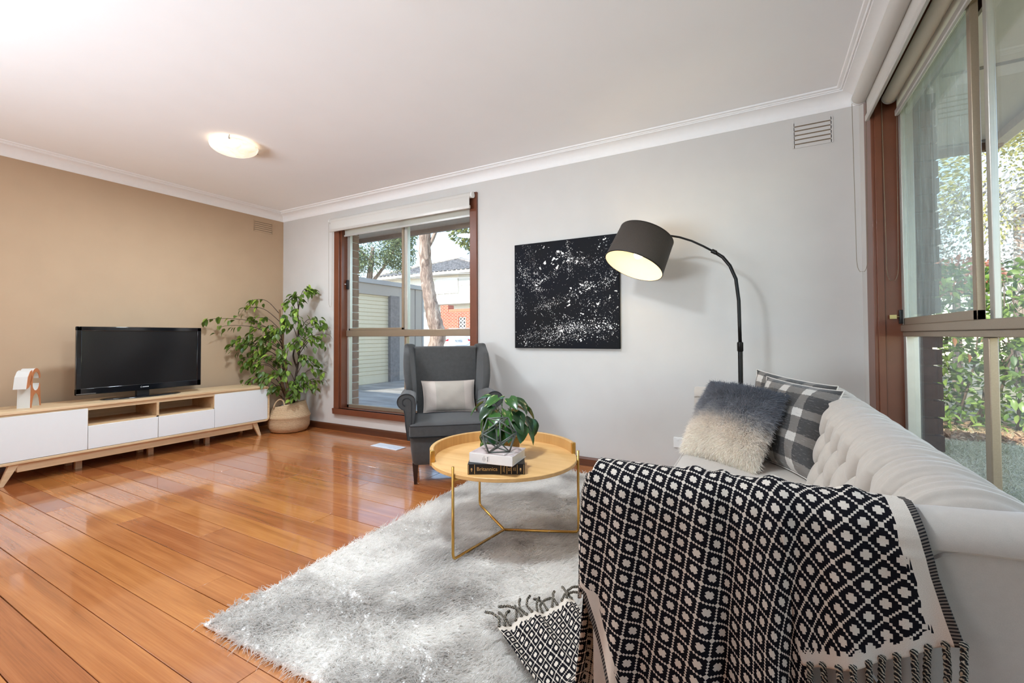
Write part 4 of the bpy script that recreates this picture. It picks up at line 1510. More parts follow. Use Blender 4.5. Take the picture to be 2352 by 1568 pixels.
# ================================================================== ARMCHAIR
def armchair():
    RZ = math.radians(40.9)
    root = empty('wingback_armchair', (-1.826, 2.452, 0.0), RZ, label='dark grey wingback armchair with rolled arms in front of the window', cat='armchair')
    gf = fabric('dark_grey_wool', srgb(70, 69, 68), 0.16, 500, 0.9, 0.25, 0.3)
    pipe = plain('dark_piping', srgb(46, 46, 48), 0.8)
    legm = plain('dark_brown_wood', srgb(44, 26, 20), 0.35, var=0.1)
    # local: x right, y back, z up ; front at y = 0
    # base / apron, tapering in towards the bottom
    G = []
    for z_, hw, f0, b0 in ((0.135, 0.252, 0.045, 0.60), (0.16, 0.262, 0.032, 0.62), (0.24, 0.272, 0.026, 0.64), (0.318, 0.278, 0.024, 0.65)):
        r_ = 0.03
        ring = []
        for cx, cy, a0 in ((hw - r_, b0 - r_, 0), (-hw + r_, b0 - r_, 90), (-hw + r_, f0 + r_, 180), (hw - r_, f0 + r_, 270)):
            for k in range(6):
                a = math.radians(a0 + 18 * k)
                ring.append((cx + r_ * math.cos(a), cy + r_ * math.sin(a), z_))
        G.append(ring + ring[:1])
    m = MB().grid(G)
    n = len(G[0])
    m.f.append(tuple(range(n - 1)))
    m.f.append(tuple(3 * n + k for k in range(n - 1))[::-1])
    m.obj('apron', gf, root, auto=50)
    # seat cushion with crowned top
    nx, ny = 18, 18
    def cushion(z0, z1, hw, f0, b0, crown, name, parent, p=5.0):
        top, bot = [], []
        for i in range(nx + 1):
            u = -1 + 2 * i / nx
            rt, rb = [], []
            for j in range(ny + 1):
                v = -1 + 2 * j / ny
                e = max(0.0, 1 - (abs(u) ** p)) * max(0.0, 1 - (abs(v) ** p))
                e = e ** 0.35
                zc = (z0 + z1) / 2
                h = (z1 - z0) / 2 * (0.80 + 0.20 * e) + crown * (1 - u * u) * (1 - v * v)
                q = 1 - 0.03 * (abs(u * v)) ** 3
                x_, y_ = u * hw * q, (f0 + b0) / 2 + v * (b0 - f0) / 2 * q
                rt.append((x_, y_, zc + h))
                rb.append((x_, y_, zc - (z1 - z0) / 2 * (0.80 + 0.20 * e)))
            top.append(rt)
            bot.append(rb)
        m = MB().grid(top)
        m.grid(bot)
        N = (nx + 1) * (ny + 1)
        idx = lambda i, j: i * (ny + 1) + j
        per = [(i, 0) for i in range(nx + 1)] + [(nx, j) for j in range(1, ny + 1)] + [(i, ny) for i in range(nx - 1, -1, -1)] + [(0, j) for j in range(ny - 1, 0, -1)]
        for a in range(len(per)):
            b = (a + 1) % len(per)
            m.f.append((idx(*per[a]), idx(*per[b]), N + idx(*per[b]), N + idx(*per[a])))
        o = m.obj(name, gf, parent, bevel=0.0, auto=60)
        for s in (0, N):
            pts = [m.v[s + idx(*q)] for q in per]
            MB().tube(pts, 0.0032, 6, closed=True).obj('piping', pipe, o, smooth=True)
        return o
    cushion(0.325, 0.412, 0.285, -0.005, 0.53, 0.016, 'seat_cushion', root)
    # arms: scrolled front outline swept back
    def arm(sg):
        out = []
        # outline in (x,z) for the left arm (sg=-1): outer side first
        c0, r0 = (-0.302, 0.560), 0.054
        pts = [(-0.262, 0.30), (-0.252, 0.40), (-0.240, 0.50)]
        for k in range(15):
            a = math.radians(20 + 200 * k / 14)
            pts.append((c0[0] + (r0 + 0.006) * math.cos(a), c0[1] + r0 * math.sin(a)))
        pts += [(-0.332, 0.512), (-0.318, 0.505), (-0.312, 0.48), (-0.306, 0.40), (-0.292, 0.30)]
        pts = [(x_ * -sg if False else x_ * (1 if sg < 0 else -1), z_) for x_, z_ in pts]
        L = []
        for t_ in (0.0, 0.25, 0.5, 0.75, 1.0):
            y_ = 0.055 + 0.47 * t_
            drop = 0.012 * t_
            L.append([(x_ * (1 - 0.03 * t_), y_, z_ - drop * (z_ > .45)) for x_, z_ in pts + pts[:1]])
        m = MB().grid(L)
        n = len(pts)
        m.f.append(tuple(range(n)))
        o = m.obj('arm', gf, root, auto=45)
        # piping: scroll outline and the inner curl on the front face
        fp = [(x_, 0.053, z_) for x_, z_ in pts]
        MB().tube(fp, 0.0030, 6, closed=True).obj('piping', pipe, o, smooth=True)
        cx = c0[0] * (1 if sg < 0 else -1)
        sgx = 1 if sg < 0 else -1
        cur = [(sgx * -0.276, 0.0525, 0.31), (sgx * -0.268, 0.0525, 0.44)]
        for k in range(12):
            a = math.radians(0 + 250 * k / 11)
            rr = 0.034 - 0.010 * k / 11
            cur.append((cx + sgx * rr * math.cos(a), 0.0525, 0.556 + rr * math.sin(a)))
        MB().tube(cur, 0.0024, 6).obj('piping', pipe, o, smooth=True)
        MB().lathe([(0.0, 0.0), (0.03, 0.001)], (0, 0, 0), 12)
        return o
    arm(-1)
    arm(1)
    # back: reclined slab, slightly wider at the top, with a soft top edge
    def backpt(u, t_, side):
        z_ = 0.36 + (0.900 - 0.36) * t_
        y_ = 0.475 + 0.165 * t_
        hw = 0.225 + 0.020 * t_
        th = 0.105 - 0.03 * t_
        bulge = 0.020 * math.sin(math.pi * min(1, t_ * 0.9 + 0.05)) * (1 - u * u)
        if side == 0:
            return (u * hw, y_ - bulge, z_)
        return (u * hw * 1.02, y_ + th, z_)
    fr = [[backpt(-1 + 2 * i / 16, j / 16, 0) for j in range(17)] for i in range(17)]
    # rounded top rail between the front and rear skins
    rows = []
    for i in range(17):
        u = -1 + 2 * i / 16
        col = [backpt(u, j / 16, 0) for j in range(17)]
        a, b = Vector(backpt(u, 1, 0)), Vector(backpt(u, 1, 1))
        for k in range(1, 8):
            an = math.pi * k / 8
            c = (a + b) / 2
            r_ = (b - a).length / 2
            col.append((c.x, c.y - r_ * math.cos(an), c.z + 0.022 * math.sin(an)))
        col += [backpt(u, j / 16, 1) for j in range(16, -1, -1)]
        rows.append(col)
    o = MB().grid(rows).obj('backrest', gf, root, smooth=True)
    # button dimples
    for k in (-1, 0, 1):
        u = 0.50 * k
        t_ = 0.46
        p = Vector(backpt(u, t_, 0))
        m = MB().lathe([(0, 0.007), (0.007, 0.006), (0.0105, 0.002), (0.011, -0.002)], seg=14)
        m.xf(Matrix.Translation(p) @ Matrix.Rotation(math.radians(107), 4, 'X'))
        m.obj('button', gf, root, smooth=True)
    # wings: curved ears either side
    def wing(sg):
        rows = []
        nT = 22
        for j in range(nT + 1):
            t_ = j / nT
            z_ = 0.50 + 0.425 * t_
            yb = 0.51 + 0.185 * t_ + 0.055                    # rear edge follows the back
            proj = 0.215 * (0.62 + 0.55 * math.sin(math.pi * min(1.0, (t_ * 0.80 + 0.16)))) * (1.0 if t_ < 0.86 else max(0.35, 1 - (t_ - .86) * 3.0))
            if t_ < 0.25:
                proj *= 0.75 + t_
            hwi = 0.222 + 0.022 * t_
            flare = 0.026 + 0.026 * t_
            yf = yb - proj
            th = 0.018 + 0.010 * math.sin(math.pi * t_)
            # section ring: inner rear, inner front, rounded nose, outer front, outer rear
            ring = []
            ring.append((hwi, yb))
            ring.append((hwi + flare * 0.35, yb - proj * 0.5))
            for k in range(9):
                a = math.radians(-20 - 160 * k / 8)
                ring.append((hwi + flare + th + th * math.cos(math.radians(180 + 200 * k / 8)), yf + th * 0.9 * math.sin(math.radians(180 + 180 * k / 8))))
            ring.append((hwi + flare + th * 1.9, yb - proj * 0.45))
            ring.append((hwi + 0.045 + 0.03 * t_, yb + 0.01))
            zz = [z_] * len(ring)
            rows.append([(sg * a, b, z_) for a, b in ring + ring[:1]])
        # close the top softly
        last = rows[-1]
        c = Vector((sum(p[0] for p in last[:-1]) / (len(last) - 1), sum(p[1] for p in last[:-1]) / (len(last) - 1), last[0][2]))
        for sc_, dz in ((0.86, 0.010), (0.55, 0.017), (0.05, 0.020)):
            rows.append([tuple(Vector((c.x + (p[0] - c.x) * sc_, c.y + (p[1] - c.y) * sc_, p[2] + dz))) for p in last])
        o = MB().grid(rows).obj('wing', gf, root, smooth=True)
        return o
    wing(-1)
    wing(1)
    for sg in (-1, 1):
        MB().add([(sg * .262, .06, .145), (sg * .222, .06, .145), (sg * .222, .10, .145), (sg * .262, .10, .145), (sg * .250, .062, 0), (sg * .230, .062, 0), (sg * .230, .082, 0), (sg * .250, .082, 0)],
                 [(0, 1, 2, 3), (4, 7, 6, 5), (0, 4, 5, 1), (1, 5, 6, 2), (2, 6, 7, 3), (3, 7, 4, 0)]).obj('leg', legm, root, bevel=0.003)
        MB().add([(sg * .25, .54, .145), (sg * .21, .54, .145), (sg * .21, .60, .145), (sg * .25, .60, .145), (sg * .24, .63, 0), (sg * .22, .63, 0), (sg * .22, .655, 0), (sg * .24, .655, 0)],
                 [(0, 1, 2, 3), (4, 7, 6, 5), (0, 4, 5, 1), (1, 5, 6, 2), (2, 6, 7, 3), (3, 7, 4, 0)]).obj('leg', legm, root, bevel=0.003)
    return root


CHAIR = armchair()


def pillow_grid(BL, BR, TL, TR, thick, n=26, ear=0.06, seedv=1.0, wr=0.006):
    """two skins of a stuffed square cushion between four corners; returns front, back grids and outward normal"""
    BL, BR, TL, TR = map(Vector, (BL, BR, TL, TR))
    N = ((BR - BL).cross(TL - BL)).normalized()
    if N.dot(Vector((0, 0, 1.0)) - (BL + TR) / 2) < 0:
        N = -N                                            # front looks at the camera side
    fr, bk = [], []
    for i in range(n + 1):
        u = i / n
        a, b = [], []
        for j in range(n + 1):
            v = j / n
            U, V = 2 * u - 1, 2 * v - 1
            pin_u = 1 - ear * (1 - V * V) ** 0.8 if True else 1
            pin_v = 1 - ear * (1 - U * U) ** 0.8
            uu, vv = 0.5 + 0.5 * U * pin_u, 0.5 + 0.5 * V * pin_v
            p = BL.lerp(BR, uu).lerp(TL.lerp(TR, uu), vv)
            e = (max(0, 1 - abs(U) ** 2.6) * max(0, 1 - abs(V) ** 2.6)) ** 0.55
            wv = wr * (math.sin(U * 7 + seedv) * math.sin(V * 5 + 2 * seedv) + 0.5 * math.sin(U * 13 + V * 9 + seedv)) * e
            a.append(p + N * (thick * 0.5 * e + wv + 0.001))
            b.append(p - N * (thick * 0.5 * e + 0.001))
        fr.append(a)
        bk.append(b)
    return fr, bk, N


def pillow(name, corners, thick, mf, mb, label, cat='cushion', group=None, **kw):
    fr, bk, N = pillow_grid(*corners, thick, **kw)
    c = sum((Vector(p) for p in corners), Vector()) / 4
    zb = min(Vector(p).z for p in corners)
    root = empty(name, (c.x, c.y, zb), label=label, cat=cat, group=group)
    off = root.location
    for nm, g, m_ in (('front_panel', fr, mf), ('back_panel', bk, mb)):
        mbld = MB().grid([[p - off for p in r_] for r_ in g])
        o = mbld.obj(nm, m_, root, smooth=True, fix=True)
        uvl = o.data.uv_layers.new(name='UVMap')
        n = len(g)
        nn = n
        li = np.zeros(len(o.data.loops), dtype=np.int32)
        o.data.loops.foreach_get('vertex_index', li)
        uv = np.stack([(li // nn) / (nn - 1), (li % nn) / (nn - 1)], axis=1)
        uvl.data.foreach_set('uv', uv.astype(np.float32).ravel())
    per = [fr[i][0] for i in range(len(fr))] + [fr[-1][j] for j in range(1, len(fr))] + [fr[i][-1] for i in range(len(fr) - 2, -1, -1)] + [fr[0][j] for j in range(len(fr) - 2, 0, -1)]
    MB().tube([p - off for p in per], 0.0022, 6, closed=True).obj('seam', mb, root, smooth=True)
    return root, fr, N


def lumbar():
    M_ = CHAIR.matrix_basis.copy()
    M_ = Matrix.Translation(CHAIR.location) @ Matrix.Rotation(CHAIR.rotation_euler.z, 4, 'Z')
    L = lambda x, y, z: M_ @ Vector((x, y, z))
    t = NT('oatmeal_striped_linen')
    uvn = t.n('UVMap')
    sx = t.n('SeparateXYZ', {0: uvn.outputs[0]})
    nz = t.noise(t.mapping(uvn.outputs[0], (160, 30, 1)), 1.0, 3)
    mid = t.math('LESS_THAN', t.math('ABSOLUTE', t.math('SUBTRACT', sx.outputs[0], 0.52)), 0.28)
    c = t.mix(mid, srgb(202, 188, 178), srgb(184, 174, 162))
    c = t.mix(t.math('MULTIPLY', nz, 0.45), c, srgb(160, 148, 138))
    t.base(c)
    t.p(Roughness=0.9)
    t.bump(nz, 0.35, 0.003)
    pillow('lumbar_cushion', (L(-0.185, 0.395, 0.425), L(0.215, 0.395, 0.420), L(-0.200, 0.500, 0.655), L(0.215, 0.500, 0.655)), 0.115, t.m, t.m,
           'oblong oatmeal linen cushion propped on the grey armchair', wr=0.003)


lumbar()


# ================================================================== FICUS IN A BASKET
def basket():
    c = Vector((-4.425, 3.045, 0))
    root = empty('seagrass_basket', c, label='woven seagrass belly basket in the corner holding the ficus', cat='basket')
    wm = woven_mat('seagrass_weave', srgb(140, 104, 68), srgb(226, 198, 160))
    prof = [(0.0, 0.004), (0.150, 0.002), (0.178, 0.012), (0.200, 0.055), (0.204, 0.10), (0.200, 0.135), (0.207, 0.150), (0.212, 0.162), (0.205, 0.174), (0.190, 0.200), (0.172, 0.255), (0.160, 0.288), (0.154, 0.290), (0.166, 0.250), (0.185, 0.195), (0.0, 0.19)]
    m = MB()
    # one sagging side: the rim dips towards the viewer's left
    m.lathe(prof, seg=56)
    RTv = Vector((RT.x, RT.y, 0)).normalized()
    vv = []
    for p in m.v:
        p = Vector(p)
        k = max(0, (p.z - 0.15) / 0.14)
        p.z += 0.035 * k * (p.dot(RTv) / 0.17)
        vv.append(tuple(p))
    m.v = vv
    m.obj('basket_body', wm, root, smooth=True)
    FWv = Vector((FW.x, FW.y, 0)).normalized()
    for s in (-1, 1):
        pts = []
        for k in range(13):
            a = math.pi * k / 12
            pts.append(FWv * (s * 0.155) + RTv * (-0.055 * math.cos(a) - 0.03) + Vector((0, 0, 0.265 + 0.085 * math.sin(a))) + FWv * (s * -0.03 * math.sin(a)))
        MB().tube(pts, 0.0075, 8).obj('handle', wm, root, smooth=True)
    return c


def ficus(c):
    root = empty('ficus_tree', (c.x, c.y, 0.20), label='leafy artificial ficus tree with twisting trunks in the room corner', cat='plant')
    bark = wood('ficus_bark', srgb(84, 62, 42), srgb(150, 118, 84), 3.0, 'Z', 0.85, 0, 0.5)
    darkb = plain('dark_ficus_bark', srgb(62, 48, 38), 0.85, var=0.3, bump=0.5)
    MB().lathe([(0.0, 0.0), (0.10, 0.0), (0.115, 0.06), (0.118, 0.065), (0.0, 0.058)], seg=28).obj('nursery_pot', M_BLACKP, root, smooth=True)
    stm = MB()
    rr = random.Random(21)
    for k in range(26):
        a, q = rr.uniform(0, 6.28), rr.uniform(0.0, 0.11)
        s = rr.uniform(0.012, 0.022)
        stm.lathe([(0, -s * .6), (s * .8, -s * .3), (s, 0), (s * .7, s * .5), (0, s * .7)], (q * math.cos(a), q * math.sin(a), 0.068), 7)
    stm.obj('pebbles', plain('grey_pebbles', srgb(150, 150, 150), 0.8, var=0.2), root)['kind'] = 'stuff'
    RTv = Vector((RT.x, RT.y, 0)).normalized()
    FWv = Vector((FW.x, FW.y, 0)).normalized()
    A = lambda l, d, z_: RTv * l + FWv * d + Vector((0, 0, z_))

    def smooth(pts, n=6):
        out = []
        P = [Vector(p) for p in pts]
        for i in range(len(P) - 1):
            p0, p1, p2, p3 = P[max(i - 1, 0)], P[i], P[i + 1], P[min(i + 2, len(P) - 1)]
            for k in range(n):
                t_ = k / n
                out.append(0.5 * ((2 * p1) + (p2 - p0) * t_ + (2 * p0 - 5 * p1 + 4 * p2 - p3) * t_ ** 2 + (3 * p1 - p0 - 3 * p2 + p3) * t_ ** 3))
        return out + [P[-1]]
    T1 = smooth([A(-.01, 0, .05), A(-.05, .01, .18), A(-.075, -.01, .32), A(-.03, -.02, .45), A(-.05, .0, .60), A(-.08, .01, .72), A(-.075, .0, .85), A(-.10, .0, .98), A(-.11, 0, 1.10)])
    T1b = smooth([A(.02, -.02, .05), A(-.015, -.01, .16), A(-.03, .01, .30), A(-.07, .01, .42), A(-.045, 0, .56)])
    T2 = smooth([A(.03, .0, .05), A(.075, .01, .20), A(.07, -.005, .34), A(.085, 0, .48), A(.10, .01, .62), A(.085, 0, .76), A(.10, .0, .90), A(.085, .0, 1.04), A(.10, 0, 1.16)])
    T3 = smooth([A(.085, 0, .46), A(.045, -.01, .60), A(.065, .01, .74), A(.11, 0, .86)])
    for nm, P_, r0, r1, m_ in (('trunk', T1, .020, .009, bark), ('trunk', T1b, .016, .012, bark), ('trunk', T2, .014, .007, darkb), ('trunk', T3, .010, .006, darkb)):
        MB().tube(P_, [r0 + (r1 - r0) * k / (len(P_) - 1) for k in range(len(P_))], 9).obj(nm, m_, root, smooth=True)
    # branches end in leaf sprays; targets read from the photo (lateral, depth, height above pot base)
    tips = [(-.66, .0, 1.00), (-.60, -.04, .93), (-.48, .02, 1.13), (-.44, .06, 1.22), (-.40, .0, 1.02), (-.36, -.06, .92), (-.52, .0, .80), (-.55, .02, .72), (-.44, -.1, .74), (-.34, -.05, .78), (-.30, -.1, .66),
            (-.46, -.05, .60), (-.38, -.12, .55), (-.28, -.12, .52), (-.22, -.1, .70), (-.20, -.14, .82), (-.16, -.08, .92), (-.10, -.1, .80), (-.12, -.16, .62), (-.24, -.1, .42), (-.36, -.1, .36), (-.30, -.16, .28), (-.16, -.15, .38),
            (-.05, -.17, .45), (-.08, -.12, .30), (.04, -.16, .56), (.08, -.18, .44), (.12, -.12, .34), (.20, -.06, .40), (.28, .0, .34), (.36, .02, .46), (.42, .02, .36), (.30, -.06, .28), (.14, -.14, .24),
            (.02, -.1, 1.02), (.06, -.12, .94), (.12, -.08, 1.10), (.04, -.08, 1.18), (.16, -.02, 1.24), (.20, .04, 1.32), (.26, .06, 1.34), (.10, -.04, 1.26), (.18, -.1, .98), (.26, -.06, .90), (.32, -.02, 1.00), (.40, .0, .98),
            (.46, .02, .92), (.48, .0, .84), (.40, -.04, .78), (.34, -.08, .80), (.20, -.12, .78), (.12, -.14, .74), (.22, -.06, .62), (.30, .0, .56), (.0, -.14, .68), (-.05, -.14, .90), (.18, -.1, .30), (-.16, .04, .58), (-.26, .06, .84)]
    lm = leaf_mat('ficus_leaf', srgb(38, 70, 26), srgb(172, 204, 84), None, 0.4, 0.3)
    me = leaf_mesh('ficus_leaf', 0.066, 0.037, lm, 0.18, 0.25, 5)
    trunk_pts = T1 + T2
    leaves = []
    for (l, d, z_) in tips:
        p = A(l * 0.90 - 0.02, d, z_ - 0.02)
        # keep clear of the two walls
        wx, wy = c.x + p.x, c.y + p.y
        if wx < XL + 0.13:
            p += FWv * (-(XL + 0.13 - wx) / 0.484)
            wy = c.y + p.y
        if wy > YB - 0.07:
            p.y = YB - 0.07 - c.y
        start = min((q for q in trunk_pts if q.z < max(p.z + 0.02, 0.3)), key=lambda q: (q - p).length * 0.8 + abs(q.z - (p.z - 0.15)))
        mid = start.lerp(p, 0.5) + Vector((0, 0, 0.07))
        B = smooth([start, mid, p + Vector((0, 0, 0.01)), p + (p - mid) * 0.35 - Vector((0, 0, 0.05))], 5)
        for b in B:
            b.x = max(b.x, XL + 0.05 - c.x)
            b.y = min(b.y, YB - 0.05 - c.y)
        MB().tube(B, [0.0042 - 0.0033 * k / (len(B) - 1) for k in range(len(B))], 5).obj('branch', darkb, root, smooth=True)
        nL = rr.randint(12, 17)
        for k in range(nL):
            t_ = 0.45 + 0.55 * (k + 0.5) / nL
            q = B[min(len(B) - 1, int(t_ * (len(B) - 1)))]
            a = rr.uniform(0, 6.28)
            out_ = (B[-1] - B[-4]).normalized()
            ang = math.atan2(out_.y, out_.x) + rr.uniform(-1.5, 1.5)
            pos = q + Vector((rr.gauss(0, .022), rr.gauss(0, .022), rr.gauss(0, .022)))
            wx, wy = c.x + pos.x, c.y + pos.y
            if wx < XL + 0.095 or wy > YB - 0.09:
                continue
            M_ = Matrix.Translation(pos) @ Matrix.Rotation(ang - math.pi / 2, 4, 'Z') @ Matrix.Rotation(-rr.uniform(0.2, 1.25), 4, 'X') @ Matrix.Rotation(rr.uniform(-.6, .6), 4, 'Y') @ Matrix.Scale(rr.uniform(.75, 1.25), 4)
            leaves.append(M_)
    rr.shuffle(leaves)
    for M_ in leaves[:300]:
        inst(me, 'leaf', root, M_)
    m = MB()
    vs = [v.co.copy() for v in me.vertices]
    fs = [tuple(p.vertices) for p in me.polygons]
    for M_ in leaves[300:]:
        m.add([M_ @ v for v in vs], fs)
    o = m.obj('foliage', lm, root, smooth=True, fix=False)
    o['kind'] = 'stuff'


ficus(basket())

# ================================================================== RUG
def rug():
    cx, cy = -0.925, 1.975
    rz = math.radians(1.6)
    hw, hl = 0.805, 1.105
    root = empty('shag_rug', (cx, cy, 0.0), rz, label='mottled pale grey shaggy rug under the coffee table', cat='rug')
    box('backing', -hw, hw, -hl, hl, 0.001, 0.010, plain('rug_backing', srgb(245, 244, 242), 0.9), root, 0.004)
    N = 90000
    x = RNG.uniform(-hw, hw, N)
    y = RNG.uniform(-hl, hl, N)
    wx = cx + x * math.cos(rz) - y * math.sin(rz)
    keep = (wx < -0.12)
    x, y = x[keep], y[keep]
    # soft rounded corners
    N = len(x)
    P = np.stack([x, y, np.zeros(N)], 1)
    a = vnoise(P, 3.2, 0.1)
    b = vnoise(P, 8.0, 0.2)
    ang = 1.3 * a + 1.1 * b + RNG.normal(0, 0.45, N)
    lean = 0.75 + 0.25 * vnoise(P, 5.0, 0.3)
    d = np.stack([np.cos(ang) * lean, np.sin(ang) * lean, np.ones(N) * 0.60], 1)
    # tufts at the border lean outwards
    ex, ey = np.abs(x) / hw, np.abs(y) / hl
    d[:, 0] += np.where(ex > 0.985, np.sign(x) * 0.35, 0)
    d[:, 1] += np.where(ey > 0.989, np.sign(y) * 0.35, 0)
    tone = vnoise(P, 2.4, 0.5) * 0.55 + vnoise(P, 6.5, 0.6) * 0.45
    tone = np.clip((tone + 0.62) * 1.25, 0, 1)
    tone = np.clip(tone * 0.85 + RNG.uniform(-0.12, 0.22, N), 0, 1)
    lo, hi = np.array(srgb(206, 201, 196)[:3]), np.array(srgb(255, 253, 250)[:3])
    cols = lo[None] + (hi - lo)[None] * tone[:, None] ** 0.8
    roots = np.stack([x, y, np.full(N, 0.009)], 1)
    hair('pile', roots, d, RNG.uniform(0.034, 0.050, N), 0.0018, cols, strand_mat('shag_pile', 0.75, 0.6), root, 4, 0.35, 0.28)


rug()

# ================================================================== SOFA
YA, YF = 1.004, 2.790           # arm centre lines (near, far)
SOFA0 = Vector((0.03, 1.897, 0.0))


def sofa():
    root = empty('tufted_sofa', SOFA0, label='pale grey deep-buttoned velvet sofa under the side window', cat='sofa')
    T0 = Matrix.Translation(-SOFA0)
    fb = fabric('pale_grey_velvet', srgb(188, 179, 169), 0.05, 900, 0.75, 0.5, 0.12)
    # ---- tufted back
    prof = [(0.135, 0.36), (0.152, 0.42), (0.170, 0.48), (0.188, 0.54), (0.205, 0.595)]
    cX, cZ, R = 0.312, 0.628, 0.092
    for k in range(0, 24):
        a = math.radians(172 - 198 * k / 23)
        prof.append((cX + R * math.cos(a), cZ + R * math.sin(a)))
    prof += [(0.388, 0.56), (0.386, 0.40), (0.384, 0.20), (0.382, 0.09)]
    P = np.array(prof)
    seg = np.linalg.norm(np.diff(P, axis=0), axis=1)
    cum = np.concatenate([[0], np.cumsum(seg)])
    s = np.concatenate([np.linspace(0, cum[-5], 165), np.linspace(cum[-5], cum[-1], 8)[1:]])
    X = np.interp(s, cum, P[:, 0])
    Z = np.interp(s, cum, P[:, 1])
    dX, dZ = np.gradient(X, s), np.gradient(Z, s)
    nX, nZ = -dZ, dX
    ln = np.hypot(nX, nZ)
    nX, nZ = nX / ln, nZ / ln
    ny = 520
    ys = np.linspace(YA - 0.050, YF + 0.050, ny)
    a_, b_ = 0.150, 0.098
    s_top = cum[7] - 0.004                       # arc position of the top button row
    s_crest = cum[5 + 12]
    S, Yg = np.meshgrid(s, ys)
    tr = (s_top - S) / b_                          # 0 on the top row, 1 on the next one down
    Yr = (Yg - YA) / a_
    def puff(x, w):
        f = np.abs(x - np.round(x))
        return 1 - np.exp(-(f / w) ** 1.0)
    pA = puff(Yr + tr / 2, 0.10)
    pB = puff(Yr - tr / 2, 0.10)
    low = pA * pB
    # top: straight pleats from the buttons over the roll, with fine gathers
    gath = 0.05 * np.sin(Yr * 2 * np.pi * 5 + 1.2 * np.sin(Yr * 7)) + 0.03 * np.sin(Yr * 2 * np.pi * 9 + 2)
    up_amt = np.clip(1 - (S - s_top) / 0.26, 0.12, 1)
    top = 1 - (1 - puff(Yr, 0.075)) * up_amt + gath * np.clip((S - s_top) / 0.05, 0, 1) * np.clip(1 - (S - s_crest) / 0.14, 0.15, 1)
    w_ = np.clip((S - s_top) / 0.02 + 0.5, 0, 1)
    H = low * (1 - w_) + top * w_
    wob = 0.06 * np.sin(Yr * 5.1 + S * 60) * np.sin(S * 45 + Yr * 2.2)
    disp = (H - 0.62 + wob * 0.3) * 0.050
    fade = np.clip((cum[-4] - S) / 0.03, 0, 1)
    disp *= fade
    # deeper button pits
    fr_p = np.abs((Yr + tr / 2) - np.round(Yr + tr / 2)) + np.abs((Yr - tr / 2) - np.round(Yr - tr / 2))
    disp -= 0.014 * np.exp(-(fr_p / 0.16) ** 2) * (1 - w_)
    G = np.stack([X[None] + nX[None] * disp, Yg, Z[None] + nZ[None] * disp], axis=2)
    # the ends of the back roll over and sink into the arms
    q = np.clip((YA + 0.045 - Yg) / 0.095, 0, 1) + np.clip((Yg - (YF - 0.045)) / 0.095, 0, 1)
    dip = 0.075 * q ** 2.2
    G[:, :, 2] -= dip * np.clip((G[:, :, 2] - 0.50) / 0.15, 0, 1)
    m = MB().grid(G.tolist())
    m.xf(T0)
    m.obj('back', fb, root, smooth=True)
    # buttons
    bme = MB().lathe([(0, 0.006), (0.006, 0.005), (0.0095, 0.001), (0.010, -0.003)], seg=12).mesh('button', fb, True)
    for k in range(3):
        sr = s_top - k * b_
        x_, z_ = np.interp(sr, cum, P[:, 0]), np.interp(sr, cum, P[:, 1])
        i = np.searchsorted(s, sr)
        nv = Vector((nX[i], 0, nZ[i]))
        j = 0
        yy = YA + (0.5 if k % 2 else 1.0) * a_
        while yy < YF - 0.05:
            p = Vector((x_, yy, z_)) - nv * 0.044 - SOFA0
            inst(bme, 'button', root, Matrix.Translation(p) @ nv.to_track_quat('Z', 'Y').to_matrix().to_4x4())
            yy += a_
    # ---- arms
    def arm(yc, outer):
        pr = []
        hb, hp, zt, zs = 0.052, 0.045, 0.705, 0.662
        for k in range(13):
            a = math.radians(180 * k / 12)
            pr.append((yc + hb * math.cos(a), zs - 0.006 + (zt - zs + 0.006) * math.sin(a)))
        pr += [(yc - hb, zs - 0.008), (yc - hp, zs - 0.013), (yc - hp - 0.002, 0.45), (yc - hp, 0.10), (yc + hp, 0.10), (yc + hp + 0.002, 0.45), (yc + hp, zs - 0.013), (yc + hb, zs - 0.008)]
        L = []
        for x_, dz, sc in ((-0.322, -0.012, 0.84), (-0.330, -0.004, 0.95), (-0.320, 0.0, 1.0), (-0.20, 0.0, 1.0), (0.0, 0.0, 1.0), (0.15, 0.0, 1.0), (0.22, 0.002, 1.0), (0.30, 0.010, 1.03), (0.37, 0.014, 1.05)):
            L.append([(x_, yc + (y_ - yc) * sc, z_ + (dz if z_ > 0.5 else 0)) for y_, z_ in pr + pr[:1]])
        m = MB().grid(L)
        n = len(pr)
        m.f.append(tuple(range(n)))
        m.xf(T0)
        m.obj('arm', fb, root, auto=50)
    arm(YA, -1)
    arm(YF, 1)
    # ---- seat
    def seat(y0, y1):
        n = 20
        top, bot = [], []
        x0, x1, z0, z1 = -0.328, 0.19, 0.315, 0.448
        for i in range(n + 1):
            U = -1 + 2 * i / n
            A, B = [], []
            for j in range(n + 1):
                V = -1 + 2 * j / n
                e = ((1 - abs(U) ** 8) * (1 - abs(V) ** 8)) ** 0.5
                A.append(((x0 + x1) / 2 + U * (x1 - x0) / 2, (y0 + y1) / 2 + V * (y1 - y0) / 2, z1 - 0.016 * (1 - e) + 0.012 * (1 - U * U) * (1 - V * V)))
                B.append((A[-1][0], A[-1][1], z0 + 0.012 * (1 - e)))
            top.append(A)
            bot.append(B)
        m = MB().grid(top)
        m.grid(bot)
        N = (n + 1) ** 2
        ix = lambda i, j: i * (n + 1) + j
        per = [(i, 0) for i in range(n + 1)] + [(n, j) for j in range(1, n + 1)] + [(i, n) for i in range(n - 1, -1, -1)] + [(0, j) for j in range(n - 1, 0, -1)]
        for a in range(len(per)):
            b = (a + 1) % len(per)
            m.f.append((ix(*per[a]), ix(*per[b]), N + ix(*per[b]), N + ix(*per[a])))
        pts = [m.v[ix(*q)] for q in per]
        m.xf(T0)
